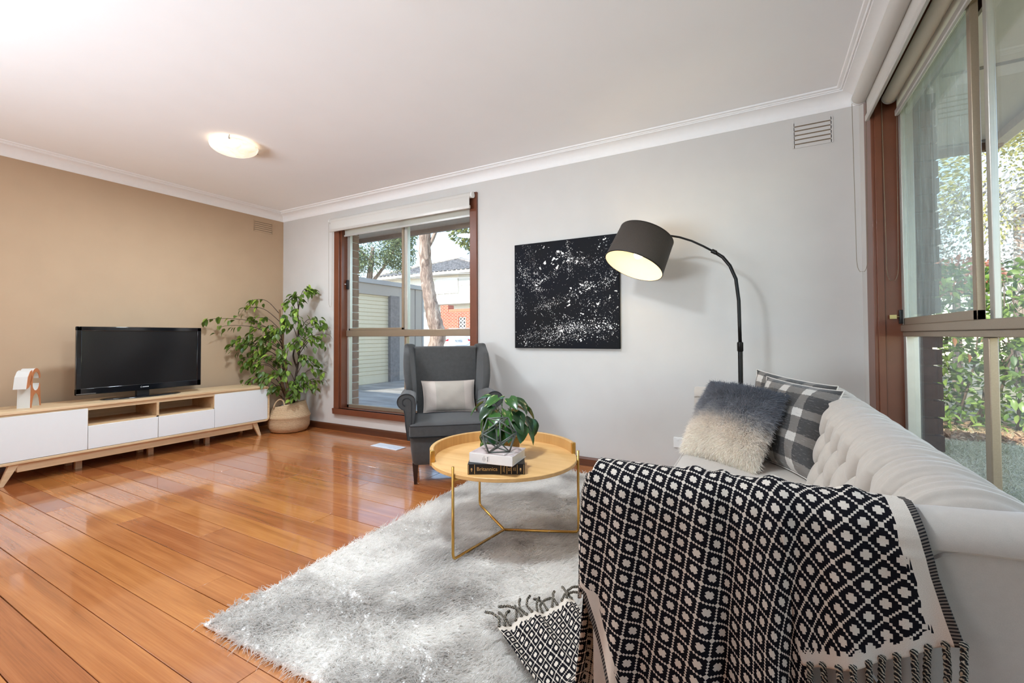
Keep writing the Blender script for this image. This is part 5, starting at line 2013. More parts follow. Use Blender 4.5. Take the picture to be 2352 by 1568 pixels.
        o = m.obj('seat_cushion', fb, root, auto=55)
        MB().tube(pts, 0.0045, 7, closed=True).xf(T0).obj('piping', fb, o, smooth=True)
    seat(1.052, 1.896)
    seat(1.900, 2.742)
    box('base', -0.315 - SOFA0.x, 0.37 - SOFA0.x, YA - 0.03 - SOFA0.y, YF + 0.03 - SOFA0.y, 0.085, 0.316, fb, root, 0.01)
    lm = plain('sofa_leg_wood', srgb(50, 34, 26), 0.4)
    for x_ in (-0.26, 0.32):
        for y_ in (YA + 0.02, YF - 0.02):
            MB().tube([(x_ - SOFA0.x, y_ - SOFA0.y, 0.0), (x_ - SOFA0.x, y_ - SOFA0.y, 0.09)], [0.016, 0.024], 14).obj('leg', lm, root, auto=40)


sofa()


# ================================================================== CUSHIONS ON THE SOFA
def plaid_mat():
    t = NT('painted_plaid_velvet')
    uvn = t.n('UVMap')
    nz = t.noise(t.mapping(uvn.outputs[0], (3, 60, 1)), 1.0, 3, 0.6)
    nz2 = t.noise(t.mapping(uvn.outputs[0], (60, 4, 1)), 1.0, 3, 0.6)
    sx = t.n('SeparateXYZ', {0: uvn.outputs[0]})
    def band(c, nn, k, ph):
        f = t.math('FRACT', t.math('ADD', t.math('MULTIPLY', c, k), ph))
        f = t.math('ADD', f, t.math('MULTIPLY', t.math('SUBTRACT', nn, 0.5), 0.10))
        return t.math('LESS_THAN', t.math('ABSOLUTE', t.math('SUBTRACT', f, 0.5)), 0.17)
    bu = band(sx.outputs[0], nz, 3.2, 0.15)
    bv = band(sx.outputs[1], nz2, 3.6, 0.3)
    sm = t.math('ADD', bu, bv)
    c = t.ramp(t.math('MULTIPLY', sm, 0.5), [(0.0, srgb(48, 46, 45)), (0.5, srgb(108, 102, 96)), (1.0, srgb(196, 190, 182))])
    scr = t.noise(t.mapping(uvn.outputs[0], (14, 90, 1)), 1.0, 4, 0.7)
    c = t.mix(t.math('MULTIPLY', t.math('GREATER_THAN', scr, 0.60), 0.35), c, srgb(150, 146, 140))
    t.base(c)
    t.p(Roughness=0.7)
    t.b.inputs['Sheen Weight'].default_value = 0.3
    t.bump(scr, 0.15, 0.002)
    return t.m


def sofa_cushions():
    pm = plaid_mat()
    cream = fabric('cream_cotton', srgb(222, 216, 206), 0.05, 600)
    def fit(TL, TR, BR, BL):
        return (BL, BR, TL, TR)
    pillow('plaid_cushion', ((-0.045, 2.47, 0.452), (0.215, 2.13, 0.452), (-0.013, 2.655, 0.822), (0.300, 2.395, 0.775)), 0.13, pm, cream,
           'grey plaid velvet cushion at the back, its cream edge tucked in the sofa corner', seedv=2.2)
    pillow('plaid_cushion', ((-0.030, 2.30, 0.452), (0.168, 1.985, 0.452), (0.031, 2.55, 0.796), (0.306, 2.29, 0.766)), 0.145, pm, cream,
           'grey plaid velvet cushion in front of its twin, behind the fur cushion', seedv=1.1)
    core = plain('fur_backing', srgb(150, 140, 132), 0.9)
    corners = ((-0.322, 2.235, 0.462), (-0.020, 2.015, 0.462), (-0.207, 2.470, 0.762), (0.098, 2.270, 0.742))
    root, fr, N = pillow('fur_cushion', corners, 0.15, core, core, 'fluffy faux fur cushion fading from charcoal to cream', ear=0.03, wr=0.0)
    g = np.array([[tuple(p) for p in r_] for r_ in fr])
    n = g.shape[0]
    M_ = 42000
    u = RNG.uniform(0, n - 1.001, M_)
    v = RNG.uniform(0, n - 1.001, M_)
    i, j = u.astype(int), v.astype(int)
    fu, fv = (u - i)[:, None], (v - j)[:, None]
    p = g[i, j] * (1 - fu) * (1 - fv) + g[i + 1, j] * fu * (1 - fv) + g[i, j + 1] * (1 - fu) * fv + g[i + 1, j + 1] * fu * fv
    eu = (g[i + 1, j] - g[i, j])
    ev = (g[i, j + 1] - g[i, j])
    nn = np.cross(eu, ev)
    nn /= np.linalg.norm(nn, axis=1, keepdims=True) + 1e-9
    nv = np.array(N)
    nn *= np.sign(nn @ nv)[:, None]
    U, V = u / (n - 1), v / (n - 1)
    out = (U - 0.5)[:, None] * 2 * (eu / np.linalg.norm(eu, axis=1, keepdims=True)) + (V - 0.5)[:, None] * 2 * (ev / np.linalg.norm(ev, axis=1, keepdims=True))
    edge = np.maximum(np.abs(U - .5), np.abs(V - .5)) * 2
    Pn = np.stack([U, V, np.zeros(M_)], 1)
    sw = np.stack([vnoise(Pn, 9, 0.11), vnoise(Pn, 9, 0.12), vnoise(Pn, 9, 0.13)], 1) * 0.5
    d = nn * 0.75 + out * (edge[:, None] ** 4) * 0.9 + sw + RNG.normal(0, 0.25, (M_, 3))
    d[:, 2] -= 0.35
    t = np.clip(V + 0.05 * vnoise(Pn, 7, 0.21) + RNG.normal(0, 0.035, M_), 0, 1)
    k0, k1, k2, k3 = (np.array(srgb(*c)[:3]) for c in ((255, 246, 234), (246, 236, 224), (158, 158, 163), (92, 95, 104)))
    cols = np.where(t[:, None] < 0.36, k0 + (k1 - k0) * (t[:, None] / 0.36), np.where(t[:, None] < 0.56, k1 + (k2 - k1) * ((t[:, None] - .36) / .20), k2 + (k3 - k2) * ((t[:, None] - .56) / .44)))
    cols *= RNG.uniform(0.8, 1.15, (M_, 1))
    off = np.array(root.location)
    hair('fur', p - off, d, RNG.uniform(0.016, 0.028, M_), 0.0008, np.clip(cols, 0, 1), strand_mat('faux_fur', 0.6, 0.3), root, 4, 0.4, 0.15)


sofa_cushions()


# ================================================================== THROW
def throw_mat(name, invert=False):
    t = NT(name)
    uvn = t.n('UVMap')
    ed = t.n('Attribute', attribute_name='edge').outputs['Fac']
    sx = t.n('SeparateXYZ', {0: uvn.outputs[0]})
    p, q = sx.outputs[0], sx.outputs[1]
    K = 6.0
    a = t.math('ADD', t.math('FLOOR', t.math('MULTIPLY', t.math('ADD', p, q), K)), 0.5)
    b = t.math('ADD', t.math('FLOOR', t.math('MULTIPLY', t.math('SUBTRACT', p, q), K)), 0.5)
    p2 = t.math('DIVIDE', t.math('ADD', a, b), 2 * K)
    q2 = t.math('DIVIDE', t.math('SUBTRACT', a, b), 2 * K)
    fp = t.math('ABSOLUTE', t.math('SUBTRACT', t.math('FRACT', p2), 0.5))
    fq = t.math('ABSOLUTE', t.math('SUBTRACT', t.math('FRACT', q2), 0.5))
    star = t.math('LESS_THAN', t.math('MAXIMUM', fp, fq), 0.235)
    line = t.math('GREATER_THAN', t.math('MAXIMUM', fp, fq), 0.445)
    f = t.math('MAXIMUM', star, line)
    # border: zigzag edge of the pattern, cream band, ribbed selvedge
    zz = t.math('ADD', 0.030, t.math('MULTIPLY', t.math('MAXIMUM', t.math('ABSOLUTE', t.math('SUBTRACT', t.math('FRACT', t.math('MULTIPLY', t.math('SUBTRACT', p2, q2), 1.0)), 0.5)), 0.0), 0.022))
    band = t.math('LESS_THAN', ed, zz)
    f = t.math('MAXIMUM', f, band)
    if invert:
        f = t.math('SUBTRACT', 1.0, f)
    nz = t.noise(t.mapping(uvn.outputs[0], (40, 40, 1)), 1.0, 2)
    cream = t.ramp(nz, [(0.3, srgb(196, 184, 170)), (0.7, srgb(228, 218, 206))])
    black = t.ramp(nz, [(0.3, srgb(14, 13, 17)), (0.7, srgb(26, 25, 31))])
    c = t.mix(f, black, cream)
    rib = t.math('GREATER_THAN', t.math('FRACT', t.math('MULTIPLY', t.math('ADD', p, t.math('MULTIPLY', q, 0.37)), 7.0)), 0.5)
    selv = t.math('LESS_THAN', ed, 0.011)
    c = t.mix(selv, c, t.mix(rib, srgb(40, 38, 40), srgb(120, 112, 104)))
    t.base(c)
    t.p(Roughness=0.95)
    t.b.inputs['Specular IOR Level'].default_value = 0.1
    t.bump(nz, 0.3, 0.002)
    return t.m


def sheet(name, G, UV, E, mat, parent, off):
    """G [nu,nv,3] world positions, UV [nu,nv,2], E [nu,nv]"""
    nu, nv = G.shape[:2]
    m = MB().grid((G - np.array(off)).tolist())
    o = m.obj(name, mat, parent, smooth=True, fix=False)
    me = o.data
    uvl = me.uv_layers.new(name='UVMap')
    li = np.zeros(len(me.loops), dtype=np.int32)
    me.loops.foreach_get('vertex_index', li)
    uvl.data.foreach_set('uv', UV.reshape(-1, 2)[li].astype(np.float32).ravel())
    at = me.attributes.new('edge', 'FLOAT', 'POINT')
    at.data.foreach_set('value', E.reshape(-1).astype(np.float32))
    md = o.modifiers.new('solid', 'SOLIDIFY')
    md.thickness = 0.003
    md.offset = -1
    return o


def throw():
    off = Vector((-0.05, 0.95, 0.0))
    root = empty('throw_blanket', off, label='black and cream diamond knit throw with tassels draped over the sofa arm', cat='throw blanket')
    mat, inv = throw_mat('diamond_knit'), throw_mat('diamond_knit_reverse', True)
    PIT = 0.0318

    def drape(s0, s1, hem_fn, ns, name, depth_off, right_edge):
        nt = 150
        S = np.linspace(s0, s1, ns)
        G = np.zeros((ns, nt, 3))
        UV = np.zeros((ns, nt, 2))
        E = np.full((ns, nt), 0.5)
        for i, s in enumerate(S):
            zb = hem_fn(s)
            path = [(1.078, 0.470), (1.070, 0.56), (1.064, 0.63)]
            for k in range(13):
                a = math.radians(4 + 176 * k / 12)
                path.append((YA + 0.060 * math.cos(a), 0.656 + 0.057 * math.sin(a)))
            z = 0.645
            while z > zb:
                path.append((0.9405 - 0.030 * (0.65 - z) - 0.0 * z, z))
                z -= 0.02
            path.append((0.9405 - 0.030 * (0.65 - zb), zb))
            pa = np.array(path)
            L = np.concatenate([[0], np.cumsum(np.linalg.norm(np.diff(pa, axis=0), axis=1))])
            l = np.linspace(0, L[-1], nt)
            Y = np.interp(l, L, pa[:, 0])
            Z = np.interp(l, L, pa[:, 1])
            crest = L[9]
            xl = np.interp(Z, [0.0, 0.10, 0.274, 0.46, 0.56, 0.66, 0.72], [-0.185, -0.215, -0.277, -0.347, -0.345, -0.335, -0.325])
            xl = np.where(l < crest, -0.325, xl)
            xr = np.interp(Z, [0.40, 0.53, 0.62, 0.715], [0.285, 0.264, 0.240, 0.222])
            xr = np.where(l < crest, 0.218, xr)
            x = xl + (xr - xl) * s
            down = np.clip((l - crest) / 0.45, 0, 1)
            # folds: a deep valley right of centre, softer ones elsewhere, running slightly aslant
            xs = x + 0.10 * (0.65 - Z) * 0.5
            f = -0.95 * np.exp(-((xs - 0.052) / 0.014) ** 2) + 0.75 * np.exp(-((xs - 0.022) / 0.018) ** 2) + 0.55 * np.exp(-((xs - 0.105) / 0.030) ** 2) \
                + 0.42 * np.sin(xs * 46 + 0.8) + 0.30 * np.sin(xs * 83 + 2.0 + 2.5 * Z) + 0.5 * np.exp(-((xs + 0.085) / 0.022) ** 2) - 0.4 * np.exp(-((xs + 0.045) / 0.016) ** 2)
            amp = 0.003 + 0.023 * down
            inner = np.clip((crest + 0.03 - l) / 0.06, 0, 1)
            # crumples along the crest
            cr = 0.010 * np.exp(-((l - crest + 0.02) / 0.035) ** 2) * (np.exp(-((x - 0.02) / 0.018) ** 2) + 0.9 * np.exp(-((x + 0.12) / 0.02) ** 2) + 0.8 * np.exp(-((x + 0.07) / 0.012) ** 2) + np.exp(-((x - 0.14) / 0.016) ** 2))
            G[i, :, 0] = x
            G[i, :, 1] = Y - (f + 0.6) * amp * (1 - inner) - depth_off * down
            G[i, :, 2] = Z + cr + 0.002
            b = l - crest
            w_ = np.clip((s - 0.42) / 0.40, 0, 1)
            w_ = w_ * w_ * (3 - 2 * w_)
            p1, q1 = x + 0.16 * b, b * 0.98 - 0.34 * x
            p2, q2 = (x + b) * 0.7071 * 0.94, (b - x) * 0.7071 * 0.94
            UV[i, :, 0] = ((1 - w_) * p1 + w_ * p2) / PIT + 0.13
            UV[i, :, 1] = ((1 - w_) * q1 + w_ * q2) / PIT + 0.31
            e = np.full(nt, 0.5)
            if right_edge:
                e = np.minimum(e, (xr - x))
                e = np.minimum(e, (L[-1] - l) + 0.012)
            else:
                e = np.minimum(e, np.where((Z < 0.475) & (l > crest), (x - xl) * 1.1 + np.clip(Z - 0.45, 0, 1) * 2, 0.5))
            E[i] = e
        return sheet(name, G, UV, E, mat, root, off), G

    drape(0.0, 0.655, lambda s: 0.045, 150, 'draped_cloth', 0.0, False)
    o, GR = drape(0.640, 1.0, lambda s: 0.432 + 0.098 * max(0, (s - 0.66) / 0.34) ** 1.1, 90, 'draped_cloth', 0.006, True)

    # wrap round the front of the arm
    nw, nz = 26, 60
    G = np.zeros((nw, nz, 3)); UV = np.zeros((nw, nz, 2)); E = np.full((nw, nz), 0.5)
    for i in range(nw):
        w_ = i / (nw - 1)
        for j in range(nz):
            v = j / (nz - 1)
            z = 0.700 - 0.27 * v
            bul = 0.010 * math.sin(w_ * 6 + v * 4)
            x0 = np.interp(z, [0.43, 0.56, 0.66, 0.70], [-0.347, -0.346, -0.338, -0.328])
            an = min(1, w_ * 3.2) * math.pi / 2
            G[i, j] = (x0 - 0.014 * math.sin(an) - bul * w_, 0.930 + 0.02 * (z - .43) / .27 + 0.016 * (1 - math.cos(an)) + max(0, w_ - 0.31) * 0.20, z - 0.03 * w_)
            b = 0.69 - z + 0.02
            x_ = x0 - w_ * 0.17
            UV[i, j] = ((x_ + 0.16 * b) / PIT + 0.13, (b * 0.98 - 0.34 * x_) / PIT + 0.31)
    sheet('front_wrap', G, UV, E, mat, root, off)

    # tail that slides off the front of the sofa on to the rug
    near = [(-0.352, 0.955, 0.46), (-0.372, 0.965, 0.28), (-0.405, 1.00, 0.10), (-0.470, 1.06, 0.058), (-0.600, 1.14, 0.056), (-0.750, 1.250, 0.054)]
    far = [(-0.362, 1.150, 0.48), (-0.375, 1.220, 0.30), (-0.410, 1.300, 0.13), (-0.460, 1.37, 0.066), (-0.525, 1.43, 0.060), (-0.590, 1.510, 0.058)]
    nc, nr = 60, 90
    G = np.zeros((nc, nr, 3)); UV = np.zeros((nc, nr, 2)); E = np.full((nc, nr), 0.5)
    A, B = np.array(near), np.array(far)
    for i in range(nc):
        c = i / (nc - 1)
        pa = A * (1 - c) + B * c
        L = np.concatenate([[0], np.cumsum(np.linalg.norm(np.diff(pa, axis=0), axis=1))])
        l = np.linspace(0, L[-1], nr)
        x, y, z = (np.interp(l, L, pa[:, k]) for k in range(3))
        wv = np.sin(c * 13 + l * 4) * 0.010 + np.sin(c * 29 - l * 9 + 1) * 0.005
        lay = np.clip(l / L[-1] * 2 - 0.8, 0, 1)
        G[i, :, 0] = x + wv * (1 - lay)
        G[i, :, 1] = y
        G[i, :, 2] = z + (wv + 0.013) * 0.75 * lay
        wd = np.hypot(*(A[-1] - B[-1])[:2])
        UV[i, :, 0] = (c * wd * 1.05 + 0.08 * l) / PIT
        UV[i, :, 1] = (l - 0.22 * c * wd) / (PIT * 0.92)
        E[i] = np.minimum((L[-1] - l) + 0.012, 0.5)
    o3 = sheet('rug_tail', G, UV, E, mat, root, off)
    end_pts = G[:, -1, :]
    # reverse side showing in the gap
    nc, nr = 24, 30
    G2 = np.zeros((nc, nr, 3)); UV2 = np.zeros((nc, nr, 2)); E2 = np.full((nc, nr), 0.5)
    for i in range(nc):
        for j in range(nr):
            a, b = i / (nc - 1), j / (nr - 1)
            p = (Vector((-0.345, 0.985, 0.45)).lerp(Vector((-0.30, 1.00, 0.45)), a)).lerp(Vector((-0.42, 1.045, 0.06)).lerp(Vector((-0.20, 1.00, 0.06)), a), b)
            G2[i, j] = (p.x, p.y + 0.012 * math.sin(a * 9), p.z)
            UV2[i, j] = ((a * (0.05 + 0.17 * b)) / PIT, b * 0.4 / PIT)
    sheet('reverse_fold', G2, UV2, E2, inv, root, off)

    # tassels
    tm = NT('marled_yarn')
    v = tm.coord()
    wv = tm.n('TexWave', {'Scale': 90.0, 'Distortion': 6.0, 'Detail': 2.0}, wave_type='BANDS', bands_direction='DIAGONAL')
    tm.set(wv.inputs['Vector'], v)
    tm.base(tm.ramp(wv.outputs[1], [(0.35, srgb(20, 20, 22)), (0.62, srgb(70, 66, 60)), (0.9, srgb(178, 168, 150))]))
    tm.p(Roughness=0.95)
    rr = random.Random(9)

    def tassel(path, r=0.0044):
        P_ = [Vector(p) for p in path]
        n = 30
        pts = []
        for k in range(n + 1):
            t_ = k / n * (len(P_) - 1)
            i = min(int(t_), len(P_) - 2)
            pts.append(P_[i].lerp(P_[i + 1], t_ - i))
        m = MB()
        for ph in (0, 2.1, 4.2):
            st = []
            for k, p in enumerate(pts):
                d = (pts[min(k + 1, n)] - pts[max(k - 1, 0)])
                x_, y_, _ = frame_from_dir(d)
                a = ph + k * 0.75
                rad = r * (0.55 if k < n * 0.72 else 0.55 + 0.8 * (k / n - 0.72))
                st.append(p + x_ * math.cos(a) * rad + y_ * math.sin(a) * rad)
            m.tube(st, [r * 0.62] * (n - 1) + [r * 0.4, r * 0.2], 6)
        m.lathe([(0, -0.006), (r * 1.2, -0.003), (r * 1.4, 0), (r * 1.1, 0.004), (0, 0.006)], tuple(pts[0]), 8)
        m.xf(Matrix.Translation(-off))
        return m.obj('tassel', tm.m, root, smooth=True)
    hem = GR[:, -1, :]
    for k in range(11):
        i = int((0.05 + 0.945 * k / 10) * (len(hem) - 1))
        p = Vector(hem[i])
        tassel([p + Vector((0, -0.002, 0.004)), p + Vector((rr.uniform(-.003, .003), -0.004, -0.035)), p + Vector((rr.uniform(-.006, .006), -0.003, -0.075)), p + Vector((rr.uniform(-.008, .008), -0.002, -0.125))])
    for k in range(15):
        i = int((0.02 + 0.96 * k / 14) * (len(end_pts) - 1))
        p = Vector(end_pts[i])
        d = Vector((-0.55 + rr.uniform(-.5, .5), 0.75 + rr.uniform(-.5, .4), 0)).normalized()
        e = Vector((-d.y, d.x, 0)) * rr.uniform(-.03, .03)
        tassel([p + Vector((0, 0, 0.002)), p + d * 0.030 + Vector((0, 0, 0.008)), p + d * 0.06 + e + Vector((0, 0, 0.006)), p + d * 0.085 + e * 2.2 + Vector((0, 0, -0.004))], 0.0040)


throw()

# ================================================================== OUTSIDE
def lawn_mat():
    t = NT('dry_lawn')
    v = t.n('NewGeometry').outputs['Position']
    a = t.noise(v, 3.0, 5, 0.7)
    b = t.noise(v, 60.0, 3, 0.6)
    f = t.math('ADD', t.math('MULTIPLY', a, 0.5), t.math('MULTIPLY', b, 0.5))
    t.base(t.ramp(f, [(0.35, srgb(130, 122, 92)), (0.5, srgb(176, 164, 130)), (0.65, srgb(214, 200, 172))]))
    t.p(Roughness=0.95)
    t.bump(b, 0.8, 0.03)
    return t.m


tag(MB().box(EAVE_X * 0 + 0.70, 16, -14, 30, GZ - 0.2, GZ + 0.05).obj('lawn', lawn_mat()), kind='structure')
conc = NT('driveway_concrete')
_v = conc.n('NewGeometry').outputs['Position']
_a = conc.noise(conc.mapping(_v, (0.5, 2.5, 1)), 1.6, 5, 0.65)
conc.base(conc.ramp(_a, [(0.35, srgb(128, 122, 114)), (0.65, srgb(178, 172, 162))]))
conc.p(Roughness=0.9)
conc.bump(conc.noise(_v, 40, 4), 0.4, 0.01)
tag(MB().box(-60, 0.70, YB + 0.24, 60, GZ - 0.2, GZ).obj('driveway', conc.m), kind='structure')
tag(MB().box(-30, -9.2, 14.5, 60, GZ - 0.1, -0.02).obj('street', plain('asphalt', srgb(128, 126, 124), 0.95, var=0.1)), kind='structure')
tag(MB().box(0.80, 1.15, -10, 6.2, GZ - 0.1, GZ + 0.07).obj('garden_path', plain('path_concrete', srgb(150, 150, 150), 0.9, var=0.12, bump=0.3)), kind='structure')


def grass():
    N = 45000
    x = RNG.uniform(1.2, 4.6, N)
    y = RNG.uniform(3.2, 8.4, N)
    P = np.stack([x, y, np.full(N, GZ + 0.05)], 1)
    t = np.clip(0.5 + 0.4 * vnoise(P, 1.6, .4) + RNG.normal(0, .2, N), 0, 1)[:, None]
    c = np.array(srgb(140, 142, 96)[:3]) * (1 - t) + np.array(srgb(228, 214, 182)[:3]) * t
    d = np.stack([RNG.normal(0, .9, N), RNG.normal(0, .9, N), np.ones(N) * .7], 1)
    o = hair('dry_grass', P, d, RNG.uniform(.03, .07, N), 0.0035, c, strand_mat('grass_blades', .9), None, 3, .4, .2)
    tag(o, 'short dry grass blades on the lawn outside the side window', 'grass', kind='stuff')


grass()

LEAF_CAP = [0]


def leaf_card(L, W, n=4):
    me = leaf_mesh('tmp', L, W, None, 0.15, 0.2, n)
    vs = [v.co.copy() for v in me.vertices]
    fs = [tuple(p.vertices) for p in me.polygons]
    bpy.data.meshes.remove(me)
    return np.array([tuple(v) for v in vs]), fs


def cloud(name, pts, size, mat, parent, seed, card, up=0.4, col=None):
    """many leaves joined into one part"""
    vs, fs = card
    r = np.random.default_rng(seed)
    n = len(pts)
    V = []
    F = []
    ax = r.normal(size=(n, 3))
    ax[:, 2] = ax[:, 2] * 0.5 - 0.2
    ax /= np.linalg.norm(ax, axis=1, keepdims=True)
    nb = r.normal(size=(n, 3))
    nb[:, 2] += up * 3
    sd = np.cross(ax, nb)
    sd /= np.linalg.norm(sd, axis=1, keepdims=True) + 1e-9
    nb = np.cross(sd, ax)
    sc = size * r.uniform(0.7, 1.3, n)
    W = (vs[None, :, 0:1] * sd[:, None] + vs[None, :, 1:2] * ax[:, None] + vs[None, :, 2:3] * nb[:, None]) * sc[:, None, None] + pts[:, None]
    k = len(vs)
    FF = np.array(fs)[None] + (np.arange(n) * k)[:, None, None]
    me = bpy.data.meshes.new(name)
    me.from_pydata(W.reshape(-1, 3).tolist(), [], FF.reshape(-1, 4).tolist())
    me.polygons.foreach_set('use_smooth', [True] * len(me.polygons))
    me.materials.append(mat)
    at = me.attributes.new('tone', 'FLOAT', 'POINT')
    at.data.foreach_set('value', np.repeat(r.uniform(0, 1, n), k).astype(np.float32))
    o = link(bpy.data.objects.new(name, me), parent)
    o['kind'] = 'stuff'
    return o


def cloud_mat(name, dark, light, trans=0.3, rough=0.4):
    t = NT(name)
    f = t.n('Attribute', attribute_name='tone').outputs['Fac']
    c = t.ramp(f, [(0.0, dark), (1.0, light)])
    t.base(c)
    t.p(Roughness=rough)
    tl = t.n('BsdfTranslucent')
    t.set(tl.inputs['Color'], c)
    mx = t.n('MixShader', {0: trans})
    t.t.links.new(t.b.outputs[0], mx.inputs[1])
    t.t.links.new(tl.outputs[0], mx.inputs[2])
    t.t.links.new(mx.outputs[0], t.out.inputs[0])
    return t.m


def hedge():
    base = Vector((3.2, 8.6, GZ + 0.05))
    root = empty('laurel_hedge', base, label='glossy broad-leaved green hedge in sun outside the side window', cat='hedge')
    mt = leaf_mat('laurel_leaf', srgb(64, 104, 44), srgb(168, 192, 96), None, 0.28, 0.3)
    dead = leaf_mat('dead_leaf', srgb(150, 86, 50), srgb(206, 150, 104), None, 0.7, 0.3)
    r = np.random.default_rng(4)
    me = leaf_mesh('laurel_leaf', 0.115, 0.052, mt, 0.15, 0.2, 5)
    med = leaf_mesh('dead_leaf', 0.13, 0.06, dead, 0.3, 0.5, 5)
    # the big readable leaves on the near face
    for k in range(290):
        x, z = r.uniform(-1.25, 1.0), r.uniform(0.03, 2.25)
        y = r.uniform(-0.62, -0.45) - 0.12 * math.sin(x * 4 + z * 3)
        M_ = Matrix.Translation((x, y, z)) @ Matrix.Rotation(r.uniform(0, 6.28), 4, 'Z') @ Matrix.Rotation(r.uniform(-1.3, 0.4), 4, 'X') @ Matrix.Rotation(r.uniform(-.7, .7), 4, 'Y') @ Matrix.Scale(r.uniform(.8, 1.35), 4)
        inst(med if k % 23 == 0 else me, 'leaf', root, M_)
    n = 9000
    pts = np.stack([r.uniform(-2.6, 2.6, n), r.uniform(-0.50, 0.5, n), r.uniform(0.0, 2.30, n)], 1)
    pts[:, 1] -= 0.12 * np.sin(pts[:, 0] * 4 + pts[:, 2] * 3)
    cm = cloud_mat('laurel_mass', srgb(48, 82, 36), srgb(150, 178, 84))
    cloud('foliage', pts, 1.0, cm, root, 5, leaf_card(0.11, 0.05), 0.4)
    bk = plain('hedge_stem', srgb(104, 86, 72), 0.85, var=0.2)
    for k in range(26):
        x = r.uniform(-2.2, 2.2)
        p = [(x, r.uniform(-.2, .2), -0.05)]
        for q in range(4):
            p.append((p[-1][0] + r.uniform(-.15, .15), r.uniform(-.5, .1), 0.5 * (q + 1) + r.uniform(-.1, .1)))
        MB().tube(p, [0.02, 0.016, 0.012, 0.008, 0.004], 6).obj('stem', bk, root, smooth=True)


hedge()


def mulch():
    m = plain('leaf_litter', srgb(190, 150, 112), 0.95, var=0.35, scale=25, bump=0.8, bscale=50)
    o = tag(MB().box(0.9, 7.0, 7.55, 9.4, GZ, GZ + 0.065).obj('garden_bed', m), kind='structure')
    cm = cloud_mat('fallen_leaf_mass', srgb(140, 92, 58), srgb(228, 190, 150), 0.1, 0.9)
    r = np.random.default_rng(8)
    n = 2600
    pts = np.stack([r.uniform(1.2, 5.0, n), 7.42 + 0.45 * r.uniform(0, 1, n), np.full(n, GZ + 0.075)], 1)
    q = cloud('fallen_leaves', pts, 1.0, cm, None, 6, leaf_card(0.09, 0.045), 1.5)
    tag(q, 'scattered dry fallen leaves on the bed under the hedge', 'fallen leaves', kind='stuff')


mulch()


def tree(name, label, base, trunk, rads, blobs, n, size, dark, light, seed, bark, trans=0.3, card=(0.10, 0.045), branches=()):
    root = empty(name, base, label=label, cat='tree')
    B = Vector(base)
    if trunk:
        m = MB()
        P_ = [Vector(p) - B for p in trunk]
        Q, RR = [], []
        for i in range(len(P_) - 1):
            for k in range(8):
                t_ = k / 8
                Q.append(P_[i].lerp(P_[i + 1], t_))
                RR.append((rads[i] + (rads[i + 1] - rads[i]) * t_) * (1 + 0.05 * math.sin(len(Q) * 1.7)))
        Q.append(P_[-1])
        RR.append(rads[-1])
        m.tube(Q, RR, 18)
        m.obj('trunk', bark, root, smooth=True)
    for br, r0 in branches:
        P_ = [Vector(p) - B for p in br]
        MB().tube(P_, [r0 * (1 - 0.75 * k / (len(P_) - 1)) for k in range(len(P_))], 9).obj('branch', bark, root, smooth=True)
    r = np.random.default_rng(seed)
    pts = []
    for (c, rad, wgt) in blobs:
        k = int(n * wgt)
        d = r.normal(size=(k, 3))
        d /= np.linalg.norm(d, axis=1, keepdims=True)
        pts.append((np.array(c) - np.array(B)) + d * (np.array(rad) * r.uniform(0.25, 1, (k, 1)) ** 0.6))
    cloud('foliage', np.concatenate(pts), size, cloud_mat(name + '_leaf', dark, light, trans), root, seed, leaf_card(*card, 3), 0.3)
    return root


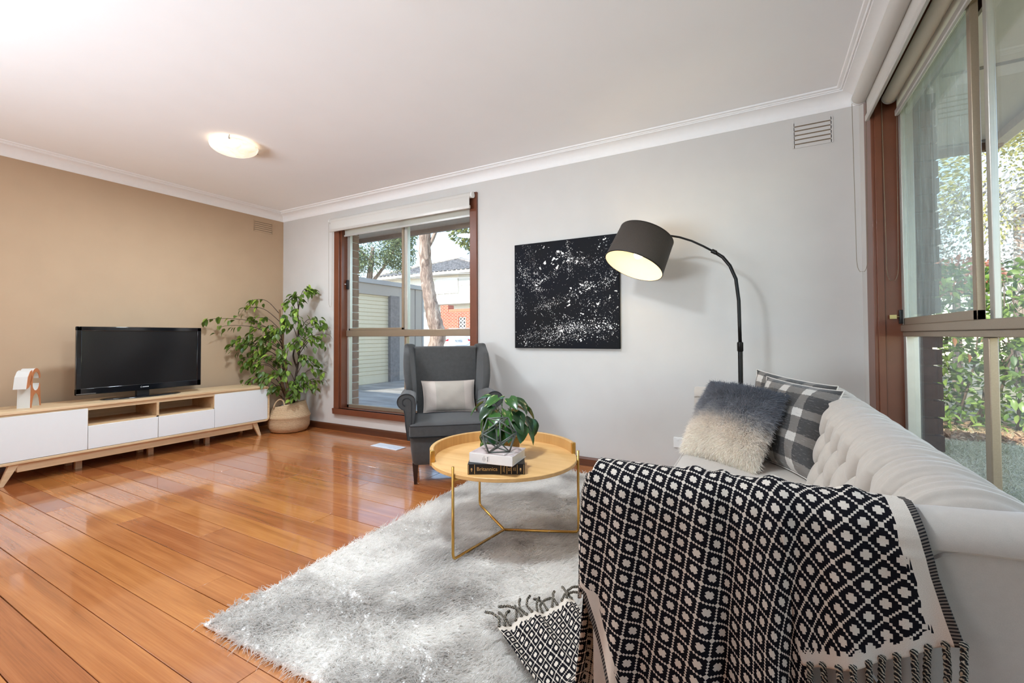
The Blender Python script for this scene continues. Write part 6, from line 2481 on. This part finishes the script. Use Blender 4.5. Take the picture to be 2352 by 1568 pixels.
def back_yard_trees():
    bark = NT('gum_bark')
    v = bark.coord()
    nz = bark.noise(bark.mapping(v, (9, 9, 2.2)), 1.6, 5, 0.7, 0.8)
    bark.base(bark.ramp(nz, [(0.35, srgb(104, 84, 74)), (0.5, srgb(160, 136, 122)), (0.65, srgb(202, 182, 166))]))
    bark.p(Roughness=0.95)
    bark.bump(nz, 1.0, 0.05)
    tr = [(-5.75, 7.12, GZ - 0.05), (-5.74, 7.10, 0.62), (-5.66, 7.16, 1.02), (-5.73, 7.10, 1.35), (-5.80, 7.06, 1.75), (-5.86, 7.02, 2.2), (-5.88, 7.00, 2.7), (-5.86, 6.98, 3.4), (-5.7, 7.0, 4.6)]
    br = [([(-5.87, 7.0, 2.72), (-5.74, 7.06, 2.95), (-5.62, 7.12, 3.25), (-5.4, 7.2, 3.8)], 0.055), ([(-5.4, 7.2, 3.8), (-5.0, 7.3, 3.6), (-4.9, 7.32, 3.1)], 0.03)]
    blobs = [((-4.98, 7.32, 3.25), (0.50, 0.4, 0.45), 0.45), ((-5.0, 7.4, 2.95), (0.22, 0.3, 0.30), 0.14), ((-5.6, 7.2, 4.6), (1.5, 1.4, 0.8), 0.41)]
    g = tree('gum_tree', 'leaning rough-barked tree trunk with a forked branch outside the back window', (-5.75, 7.12, GZ), tr,
         [0.165, 0.16, 0.155, 0.15, 0.135, 0.125, 0.12, 0.105, 0.07], blobs, 4200, 0.72, srgb(70, 92, 52), srgb(176, 178, 104), 31, bark.m, branches=br)
    g.scale = (1.5, 1.5, 1.5)          # a full-grown trunk, half a metre thick, just in front of the garage
    g.location = (-8.62, 10.68, GZ - 0.67)
    blobs = [((-13.6, 12.7, 4.6), (1.9, 1.3, 1.0), .40), ((-12.6, 13.4, 4.3), (0.75, .7, .75), .18), ((-14.6, 12.2, 4.0), (1.4, 1.0, 0.9), .28), ((-12.5, 13.5, 5.0), (.6, .6, .5), .14)]
    tree('eucalyptus', 'broad grey-green gum tree rising behind the garage roof', (-13.8, 12.9, GZ), [(-13.8, 12.9, GZ), (-13.75, 12.9, 3.0), (-13.5, 12.9, 4.6)], [0.2, 0.14, 0.06], blobs, 15000, 0.7,
         srgb(74, 92, 66), srgb(160, 172, 120), 32, bark.m, card=(0.16, 0.05), branches=[([(-13.75, 12.9, 3.0), (-13.0, 13.2, 4.0), (-12.6, 13.4, 4.8)], 0.08), ([(-13.6, 12.9, 4.0), (-14.2, 12.5, 4.8)], 0.06)])
    # beyond the side hedge
    blobs = [((5.6, 16.6, 5.2), (1.6, 1.2, 1.7), .5), ((6.6, 16.6, 7.0), (1.6, 1.2, 1.4), .5)]
    tree('golden_tree', 'tall yellow-green tree against the sky beyond the hedge', (6.0, 16.6, GZ), [(6.0, 16.6, GZ), (6.0, 16.6, 4.4)], [0.2, 0.1], blobs, 7000, 1.0, srgb(150, 152, 80), srgb(232, 222, 148), 33, bark.m, card=(0.14, 0.06))
    blobs = [((4.0, 12.6, 2.9), (2.2, .8, 1.3), .6), ((2.4, 12.4, 2.4), (1.2, .8, 1.2), .4)]
    tree('silver_shrub', 'pale silvery shrub behind the hedge', (3.6, 12.6, GZ), [(3.6, 12.6, GZ), (3.6, 12.6, 2.0)], [0.1, 0.05], blobs, 9000, 1.0, srgb(130, 128, 124), srgb(238, 234, 226), 34, bark.m, 0.2, card=(0.10, 0.045))
    blobs = [((3.05, 10.6, 2.0), (0.6, .4, 0.32), 1.0)]
    tree('red_shrub', 'small reddish shrub between the hedge and the silvery shrub', (3.05, 10.6, GZ), [(3.05, 10.6, GZ), (3.05, 10.6, 1.8)], [0.06, 0.03], blobs, 700, 1.0, srgb(170, 92, 70), srgb(226, 170, 146), 35, bark.m, card=(0.10, 0.05))


back_yard_trees()


def garage():
    xg = -9.712
    root = empty('garage', (xg, 9.0, GZ), label='cream and grey steel garage with a ribbed roller door', cat='garage')
    T_ = lambda x0, x1, y0, y1, z0, z1: (x0 - xg, x1 - xg, y0 - 9.0, y1 - 9.0, z0 - GZ, z1 - GZ)
    grey = plain('grey_steel_cladding', srgb(156, 146, 138), 0.5, var=0.03)
    cream = plain('cream_roller_door', srgb(206, 192, 164), 0.4, var=0.03)
    dkp = plain('rough_render_pier', srgb(124, 118, 116), 0.9, var=0.2, scale=14, bump=0.6, bscale=60)
    roofm = plain('grey_roof_flashing', srgb(148, 146, 148), 0.4, var=0.03)
    box('lintel', *T_(xg - 0.2, xg, 4.6, 10.35, 2.22, 2.55), grey, root)
    box('roof_flashing', *T_(xg - 3, xg + 0.06, 4.6, 11.50, 2.53, 2.66), roofm, root)
    box('pier', *T_(xg - 0.2, xg + 0.03, 9.96, 10.34, GZ, 2.24), dkp, root)
    door = box('roller_door', *T_(xg - 0.10, xg - 0.085, 4.6, 9.98, GZ, 2.24), cream, root)
    me = MB().prism([(0.0, 0.0), (0.020, 0.012), (0.016, 0.104), (0.0, 0.110)], -2.69, 2.69, 'XZ').mesh('slat', cream)
    z = GZ + 0.25
    box('slat', *T_(xg - 0.085, xg - 0.070, 4.6, 9.98, GZ + 0.005, GZ + 0.245), cream, door, 0.004)
    k = 0
    while z < 2.18:
        inst(me, 'slat', door, Matrix.Translation((-0.088, 7.29 - 9.0, z - GZ)))
        z += 0.113
    y = 10.34
    while y < 11.45:
        box('cladding_panel', *T_(xg - 0.06, xg, y + 0.008, min(y + 0.37, 11.47) - 0.008, GZ, 2.54), grey, root, 0.012)
        y += 0.375
    box('rear_panel', *T_(xg - 3, xg - 0.05, 10.4, 11.46, GZ, 2.54), grey, root)
    box('corner_flashing', *T_(xg - 0.05, xg + 0.012, 11.42, 11.50, GZ, 2.56), roofm, root)


garage()


def neighbour_house():
    Y0 = 20.0
    root = empty('neighbour_house', (-15.0, Y0, GZ), label='two-storey white house with a grey tiled roof across the driveway', cat='house')
    R_ = lambda x, y, z: (x + 15.0, y - Y0, z - GZ)
    wht = plain('white_render', srgb(214, 208, 200), 0.8, var=0.03)
    gry = plain('grey_cladding', srgb(198, 194, 190), 0.8, var=0.03)
    tile = NT('grey_roof_tile')
    v = tile.coord()
    nz = tile.noise(v, 6, 4)
    tile.base(tile.ramp(nz, [(0.3, srgb(112, 108, 106)), (0.7, srgb(168, 160, 156))]))
    tile.p(Roughness=0.8)
    def bx(nm, x0, x1, y0, y1, z0, z1, m_, par=root, bev=0):
        return box(nm, x0 + 15, x1 + 15, y0 - Y0, y1 - Y0, z0 - GZ, z1 - GZ, m_, par, bev)
    bx('upper_wall', -22.5, -11.0, Y0, Y0 + 8, 2.95, 4.45, wht)
    bx('lower_wall', -22.5, -11.0, Y0 + 0.6, Y0 + 8, GZ, 2.95, wht)
    bx('floor_band', -22.5, -11.0, Y0 - 0.05, Y0 + 0.6, 2.82, 3.0, wht)
    bx('gutter', -22.7, -10.8, Y0 - 0.55, Y0 - 0.42, 4.40, 4.56, wht, bev=0.02)
    bx('eave_lining', -22.7, -10.8, Y0 - 0.5, Y0 + 0.1, 4.40, 4.43, wht)
    win = bx('window', -16.0, -14.42, Y0 - 0.06, Y0 + 0.02, 3.40, 4.26, wht)
    bx('pane', -15.95, -14.47, Y0 - 0.08, Y0 - 0.06, 3.85, 4.22, plain('pale_blind_glass', srgb(212, 214, 220), 0.2), win)
    for zz in (3.48, 3.60, 3.72):
        bx('louvre', -15.95, -14.47, Y0 - 0.09, Y0 - 0.06, zz, zz + 0.07, gry, win)
    bx('wall_panel', -14.40, -11.0, Y0 - 0.03, Y0 + 0.02, 3.80, 4.42, gry)
    for xx in np.arange(-19.6, -12, 0.42):
        bx('cladding_rib', xx - 0.02, xx + 0.02, Y0 - 0.03, Y0, 3.0, 3.42, wht)
    # hipped roof built from courses of tiles
    def hip(x0, x1, y0, y1, z0, rx0, rx1, ry, rz, nm):
        m = MB()
        n = 14
        for k in range(n):
            t0, t1 = k / n, (k + 1) / n
            def ring(t_, dz):
                return [R_(x0 + (rx0 - x0) * t_, y0 + (ry - y0) * t_, z0 + (rz - z0) * t_ + dz), R_(x1 + (rx1 - x1) * t_, y0 + (ry - y0) * t_, z0 + (rz - z0) * t_ + dz),
                        R_(x1 + (rx1 - x1) * t_, y1 + (ry - y1) * t_, z0 + (rz - z0) * t_ + dz), R_(x0 + (rx0 - x0) * t_, y1 + (ry - y1) * t_, z0 + (rz - z0) * t_ + dz)]
            a, b = ring(t0, 0.05), ring(t1, 0.0)
            m.add(a + b, [(i, (i + 1) % 4, 4 + (i + 1) % 4, 4 + i) for i in range(4)])
        o = m.obj(nm, tile.m, root)
        rd = MB()
        # rolled ribs of the tile columns on the near slope
        for xx in np.arange(x0 + 0.2, x1, 0.30):
            tmax = min(1.0, (xx - x0) / max(1e-3, rx0 - x0), (x1 - xx) / max(1e-3, x1 - rx1))
            rd.tube([R_(xx, y0, z0 + 0.03), R_(xx, y0 + (ry - y0) * tmax, z0 + (rz - z0) * tmax + 0.03)], 0.06, 5)
        q = rd.obj('tile_ribs', tile.m, o)
        q['kind'] = 'stuff'
        MB().tube([R_(x1, y0, z0 + .05), R_(rx1, ry, rz + .05), R_(rx0, ry, rz + .05), R_(x0, y0, z0 + .05)], 0.10, 8).obj('ridge_cap', tile.m, o, smooth=True)
    hip(-20.4, -12.2, Y0 - 0.5, Y0 + 8.5, 4.55, -17.1, -16.9, Y0 + 3.6, 6.0, 'roof')
    hip(-27.0, -19.6, Y0 + 0.5, Y0 + 8.5, 4.35, -23.5, -22.5, Y0 + 4, 5.3, 'roof')
    lv = cloud_mat('balcony_plant_leaf', srgb(60, 100, 46), srgb(150, 180, 90))
    root.scale = (1.45, 1.45, 1.45)
    root.location = (-21.75, 29.0, GZ - 0.61)
    for xx in (-21.2, -19.4):
        bx('lower_window', xx, xx + 0.9, Y0 + 0.55, Y0 + 0.62, 0.9, 2.3, plain('dark_glass', srgb(96, 104, 110), 0.15))
    bx('carport_post', -18.3, -18.15, Y0 + 0.1, Y0 + 0.25, GZ, 2.85, wht)
    bx('carport_back', -18.0, -15.9, Y0 + 0.5, Y0 + 0.6, GZ, 2.85, gry)


neighbour_house()


def brick_fence():
    Y0 = 13.2
    k = Y0 / 12.0
    root = empty('brick_wall', (-8.7 * k, Y0, GZ), label='red brick garden wall with a patterned breeze block opening', cat='brick wall')
    t = NT('red_brickwork')
    v = t.coord()
    mp = t.mapping(v, (1, 1, 1), (math.radians(90), 0, 0))
    br = t.n('TexBrick', {'Scale': 1.0, 'Mortar Size': 0.004, 'Brick Width': 0.15, 'Row Height': 0.054, 'Color1': srgb(178, 82, 54), 'Color2': srgb(158, 66, 44), 'Mortar': srgb(222, 196, 176)})
    t.set(br.inputs['Vector'], mp)
    t.base(br.outputs[0])
    t.p(Roughness=0.9)
    t.bump(br.outputs[1], -0.5, 0.01)
    def bx(nm, x0, x1, y0, y1, z0, z1, m_, par=root, bev=0):
        return box(nm, x0 + 8.7 * k, x1 + 8.7 * k, y0, y1, z0 - GZ, z1 - GZ, m_, par, bev)
    x0 = -9.08 * k
    bx('brick_pier', -9.40 * k, x0, 0, 0.35, GZ, 2.16, t.m)
    ox0, ox1, oz0, oz1 = -8.66 * k, -8.38 * k, 1.18, 1.70
    bx('brickwork', x0, ox0, 0, 0.23, GZ, 1.90, t.m)
    bx('brickwork', ox1, -6.0 * k, 0, 0.23, GZ, 1.90, t.m)
    bx('brickwork', ox0, ox1, 0, 0.23, GZ, oz0, t.m)
    bx('brickwork', ox0, ox1, 0, 0.23, oz1, 1.90, t.m)
    me = MB().box(-0.023, 0.023, -0.125, 0.125, -0.055, 0.055).mesh('coping_brick', plain('coping_brick', srgb(208, 122, 94), 0.9, var=0.15))
    x = x0 + 0.05
    while x < -6.05 * k:
        inst(me, 'coping_brick', root, Matrix.Translation((x + 8.7 * k, 0.115, 1.945 - GZ)))
        x += 0.052
    wb = plain('white_breeze_block', srgb(228, 224, 218), 0.8)
    bl = bx('breeze_block', ox0, ox1, 0.09, 0.12, oz0, oz1, plain('block_shadow', srgb(90, 88, 84), 0.9))
    for i in range(2):
        for j in range(4):
            cx, cz = ox0 + (ox1 - ox0) * (i + .5) / 2 + 8.7 * k, oz0 + (oz1 - oz0) * (j + .5) / 4 - GZ
            m = MB().lathe([(0.050, -0.03), (0.068, -0.03), (0.068, 0.03), (0.050, 0.03), (0.050, -0.03)], seg=16)
            m.xf(Matrix.Translation((cx, 0.06, cz)) @ Matrix.Rotation(math.radians(90), 4, 'X'))
            m.obj('breeze_ring', wb, bl)
    root.scale = (1.6, 1.6, 1.6)
    root.location = (-8.7 * k * 1.6, Y0 * 1.6, GZ - 0.81)
    r = np.random.default_rng(51)
    sb = empty('wall_shrub', (-13.9, 21.9, GZ), label='round green shrub peeping over the red brick wall', cat='shrub')
    d = r.normal(size=(500, 3))
    d /= np.linalg.norm(d, axis=1, keepdims=True)
    cloud('foliage', d * np.array([1.0, 0.45, 0.62]) * r.uniform(.6, 1, (500, 1)) + np.array([0, 0, 2.95]), 1.0, cloud_mat('wall_shrub_leaf', srgb(52, 92, 40), srgb(160, 190, 92)), sb, 52, leaf_card(0.18, 0.09, 3))
    MB().tube([(0, 0, -0.1), (0, 0, 2.8)], 0.04, 8).obj('stem', plain('shrub_stem', srgb(96, 76, 60), 0.9), sb)


brick_fence()


def car():
    c = Vector((-13.55, 18.75, -0.02))
    yaw = math.radians(30)
    root = empty('parked_car', c, yaw, label='white hatchback parked beyond the tree, seen from behind', cat='car')
    wp = plain('white_car_paint', srgb(238, 240, 244), 0.15, var=0.01, coat=0.6)
    # local: x right, y forward (away from viewer), rear at y = 0
    st = [(0.00, 0.78, 0.42, 0.92), (0.04, 0.85, 0.30, 1.02), (0.25, 0.88, 0.22, 1.12), (0.55, 0.88, 0.20, 1.40), (1.0, 0.88, 0.20, 1.47), (2.0, 0.88, 0.20, 1.48), (2.6, 0.88, 0.20, 1.40), (3.2, 0.87, 0.20, 1.02), (3.9, 0.84, 0.22, 0.90), (4.15, 0.72, 0.32, 0.72)]
    rows = []
    for (y, hw, z0, z1) in st:
        zb = min(0.98, z1 - 0.05)
        top_w = hw * (0.74 if z1 > 1.2 else 0.92)
        ring = [(-hw * .9, z0), (hw * .9, z0), (hw, z0 + 0.12), (hw, zb * 0.75), (hw * 0.97, zb), (top_w + 0.02, z1 - 0.06), (top_w - 0.06, z1), (-top_w + 0.06, z1), (-top_w - 0.02, z1 - 0.06), (-hw * 0.97, zb), (-hw, zb * 0.75), (-hw, z0 + 0.12)]
        rows.append([(x, y, z) for x, z in ring + ring[:1]])
    m = MB().grid(rows)
    m.f.append(tuple(range(12)))
    m.f.append(tuple(9 * 13 + k for k in range(12))[::-1])
    m.obj('body', wp, root, auto=45)
    gl = plain('dark_car_glass', srgb(92, 112, 132), 0.05)
    MB().add([(-0.60, 0.235, 1.115), (0.60, 0.235, 1.115), (0.50, 0.515, 1.375), (-0.50, 0.515, 1.375)], [(0, 1, 2, 3)]).obj('rear_window', gl, root)
    for s in (-1, 1):
        MB().add([(s * .885, .7, 1.02), (s * .885, 2.7, 1.02), (s * .70, 2.3, 1.36), (s * .70, .9, 1.38)], [(0, 1, 2, 3)]).obj('side_window', gl, root)
        rd = plain('red_tail_lamp', srgb(190, 30, 44), 0.15)
        t_ = MB().add([(s * .50, -.012, .80), (s * .76, .004, .78), (s * .86, .10, .84), (s * .86, .12, .95), (s * .62, .02, .95), (s * .50, -.004, .90)], [(0, 1, 2, 3, 4, 5)]).obj('tail_lamp', rd, root)
        MB().add([(s * .60, -.020, .845), (s * .74, -.010, .835), (s * .76, -.006, .885), (s * .62, -.016, .895)], [(0, 1, 2, 3)]).obj('reverse_lens', plain('white_lens', srgb(235, 225, 228), 0.1), t_)
        for y in (0.72, 3.35):
            MB().tube([(s * .74, y, .31), (s * .90, y, .31)], .31, 24).obj('wheel', M_BLACKP, root, auto=40)
    dk = plain('panel_gap', srgb(120, 124, 130), 0.5)
    MB().tube([(-.62, -.004, .74), (-.50, -.006, .60), (-.40, -.008, .565), (.40, -.008, .565), (.50, -.006, .60), (.62, -.004, .74)], .006, 5).obj('tailgate_seam', dk, root)
    pl = box('number_plate', -0.19, 0.19, -0.020, -0.010, 0.735, 0.865, plain('plate_white', srgb(205, 210, 216), 0.4), root, 0.004)
    pm = MB()
    for k in range(6):
        x = -0.145 + k * 0.054
        pm.box(x, x + 0.010, -0.022, -0.0205, 0.765, 0.835)
        pm.box(x, x + 0.034, -0.022, -0.0205, 0.765 if k % 2 else 0.82, 0.78 if k % 2 else 0.835)
        if k % 3 == 0:
            pm.box(x + 0.026, x + 0.036, -0.022, -0.0205, 0.765, 0.835)
    pm.obj('plate_characters', plain('plate_ink', srgb(60, 84, 110), 0.5), pl)
    box('bumper', -0.86, 0.86, -0.03, 0.18, 0.30, 0.52, wp, root, 0.05, 3)


car()


def power_lines():
    m = plain('pale_cable', srgb(226, 226, 226), 0.4)
    for k, (z0, z1, y0) in enumerate(((4.10, 3.86, 0.0), (3.88, 3.72, 0.25))):
        root = empty('power_line', (-13.5, 15.3 + y0, z0), label=('upper' if k == 0 else 'lower') + ' pale overhead cable crossing in front of the gum tree', cat='cable')
        pts = []
        for q in range(25):
            t_ = q / 24
            pts.append((-8 + 16 * t_, -4.5 + 9 * t_, (z1 - z0) * t_ - 0.35 * (1 - (2 * t_ - 1) ** 2) + 0.2))
        MB().tube(pts, 0.014, 5).obj('cable', m, root, smooth=True)


power_lines()


# unseen window front added around the rear fill light, backed by a pale sheet
def added_rear_window():
    root = tag(empty('added_window', (-2.5, YR, 1.45)), kind='structure')
    for nm, a in (('frame', (-2.36, 2.36, -1.0, -0.94)), ('frame', (-2.36, 2.36, 0.94, 1.0)), ('frame', (-2.36, -2.30, -1, 1)), ('frame', (2.30, 2.36, -1, 1)), ('mullion', (-0.03, 0.03, -1, 1))):
        box(nm, a[0], a[1], 0.0, 0.05, a[2], a[3], M_BROWN, root)
    box('sheer_curtain', -2.3, 2.3, 0.01, 0.02, -0.95, 0.95, M_SHEER, root)


added_rear_window()
bpy.context.view_layer.update()
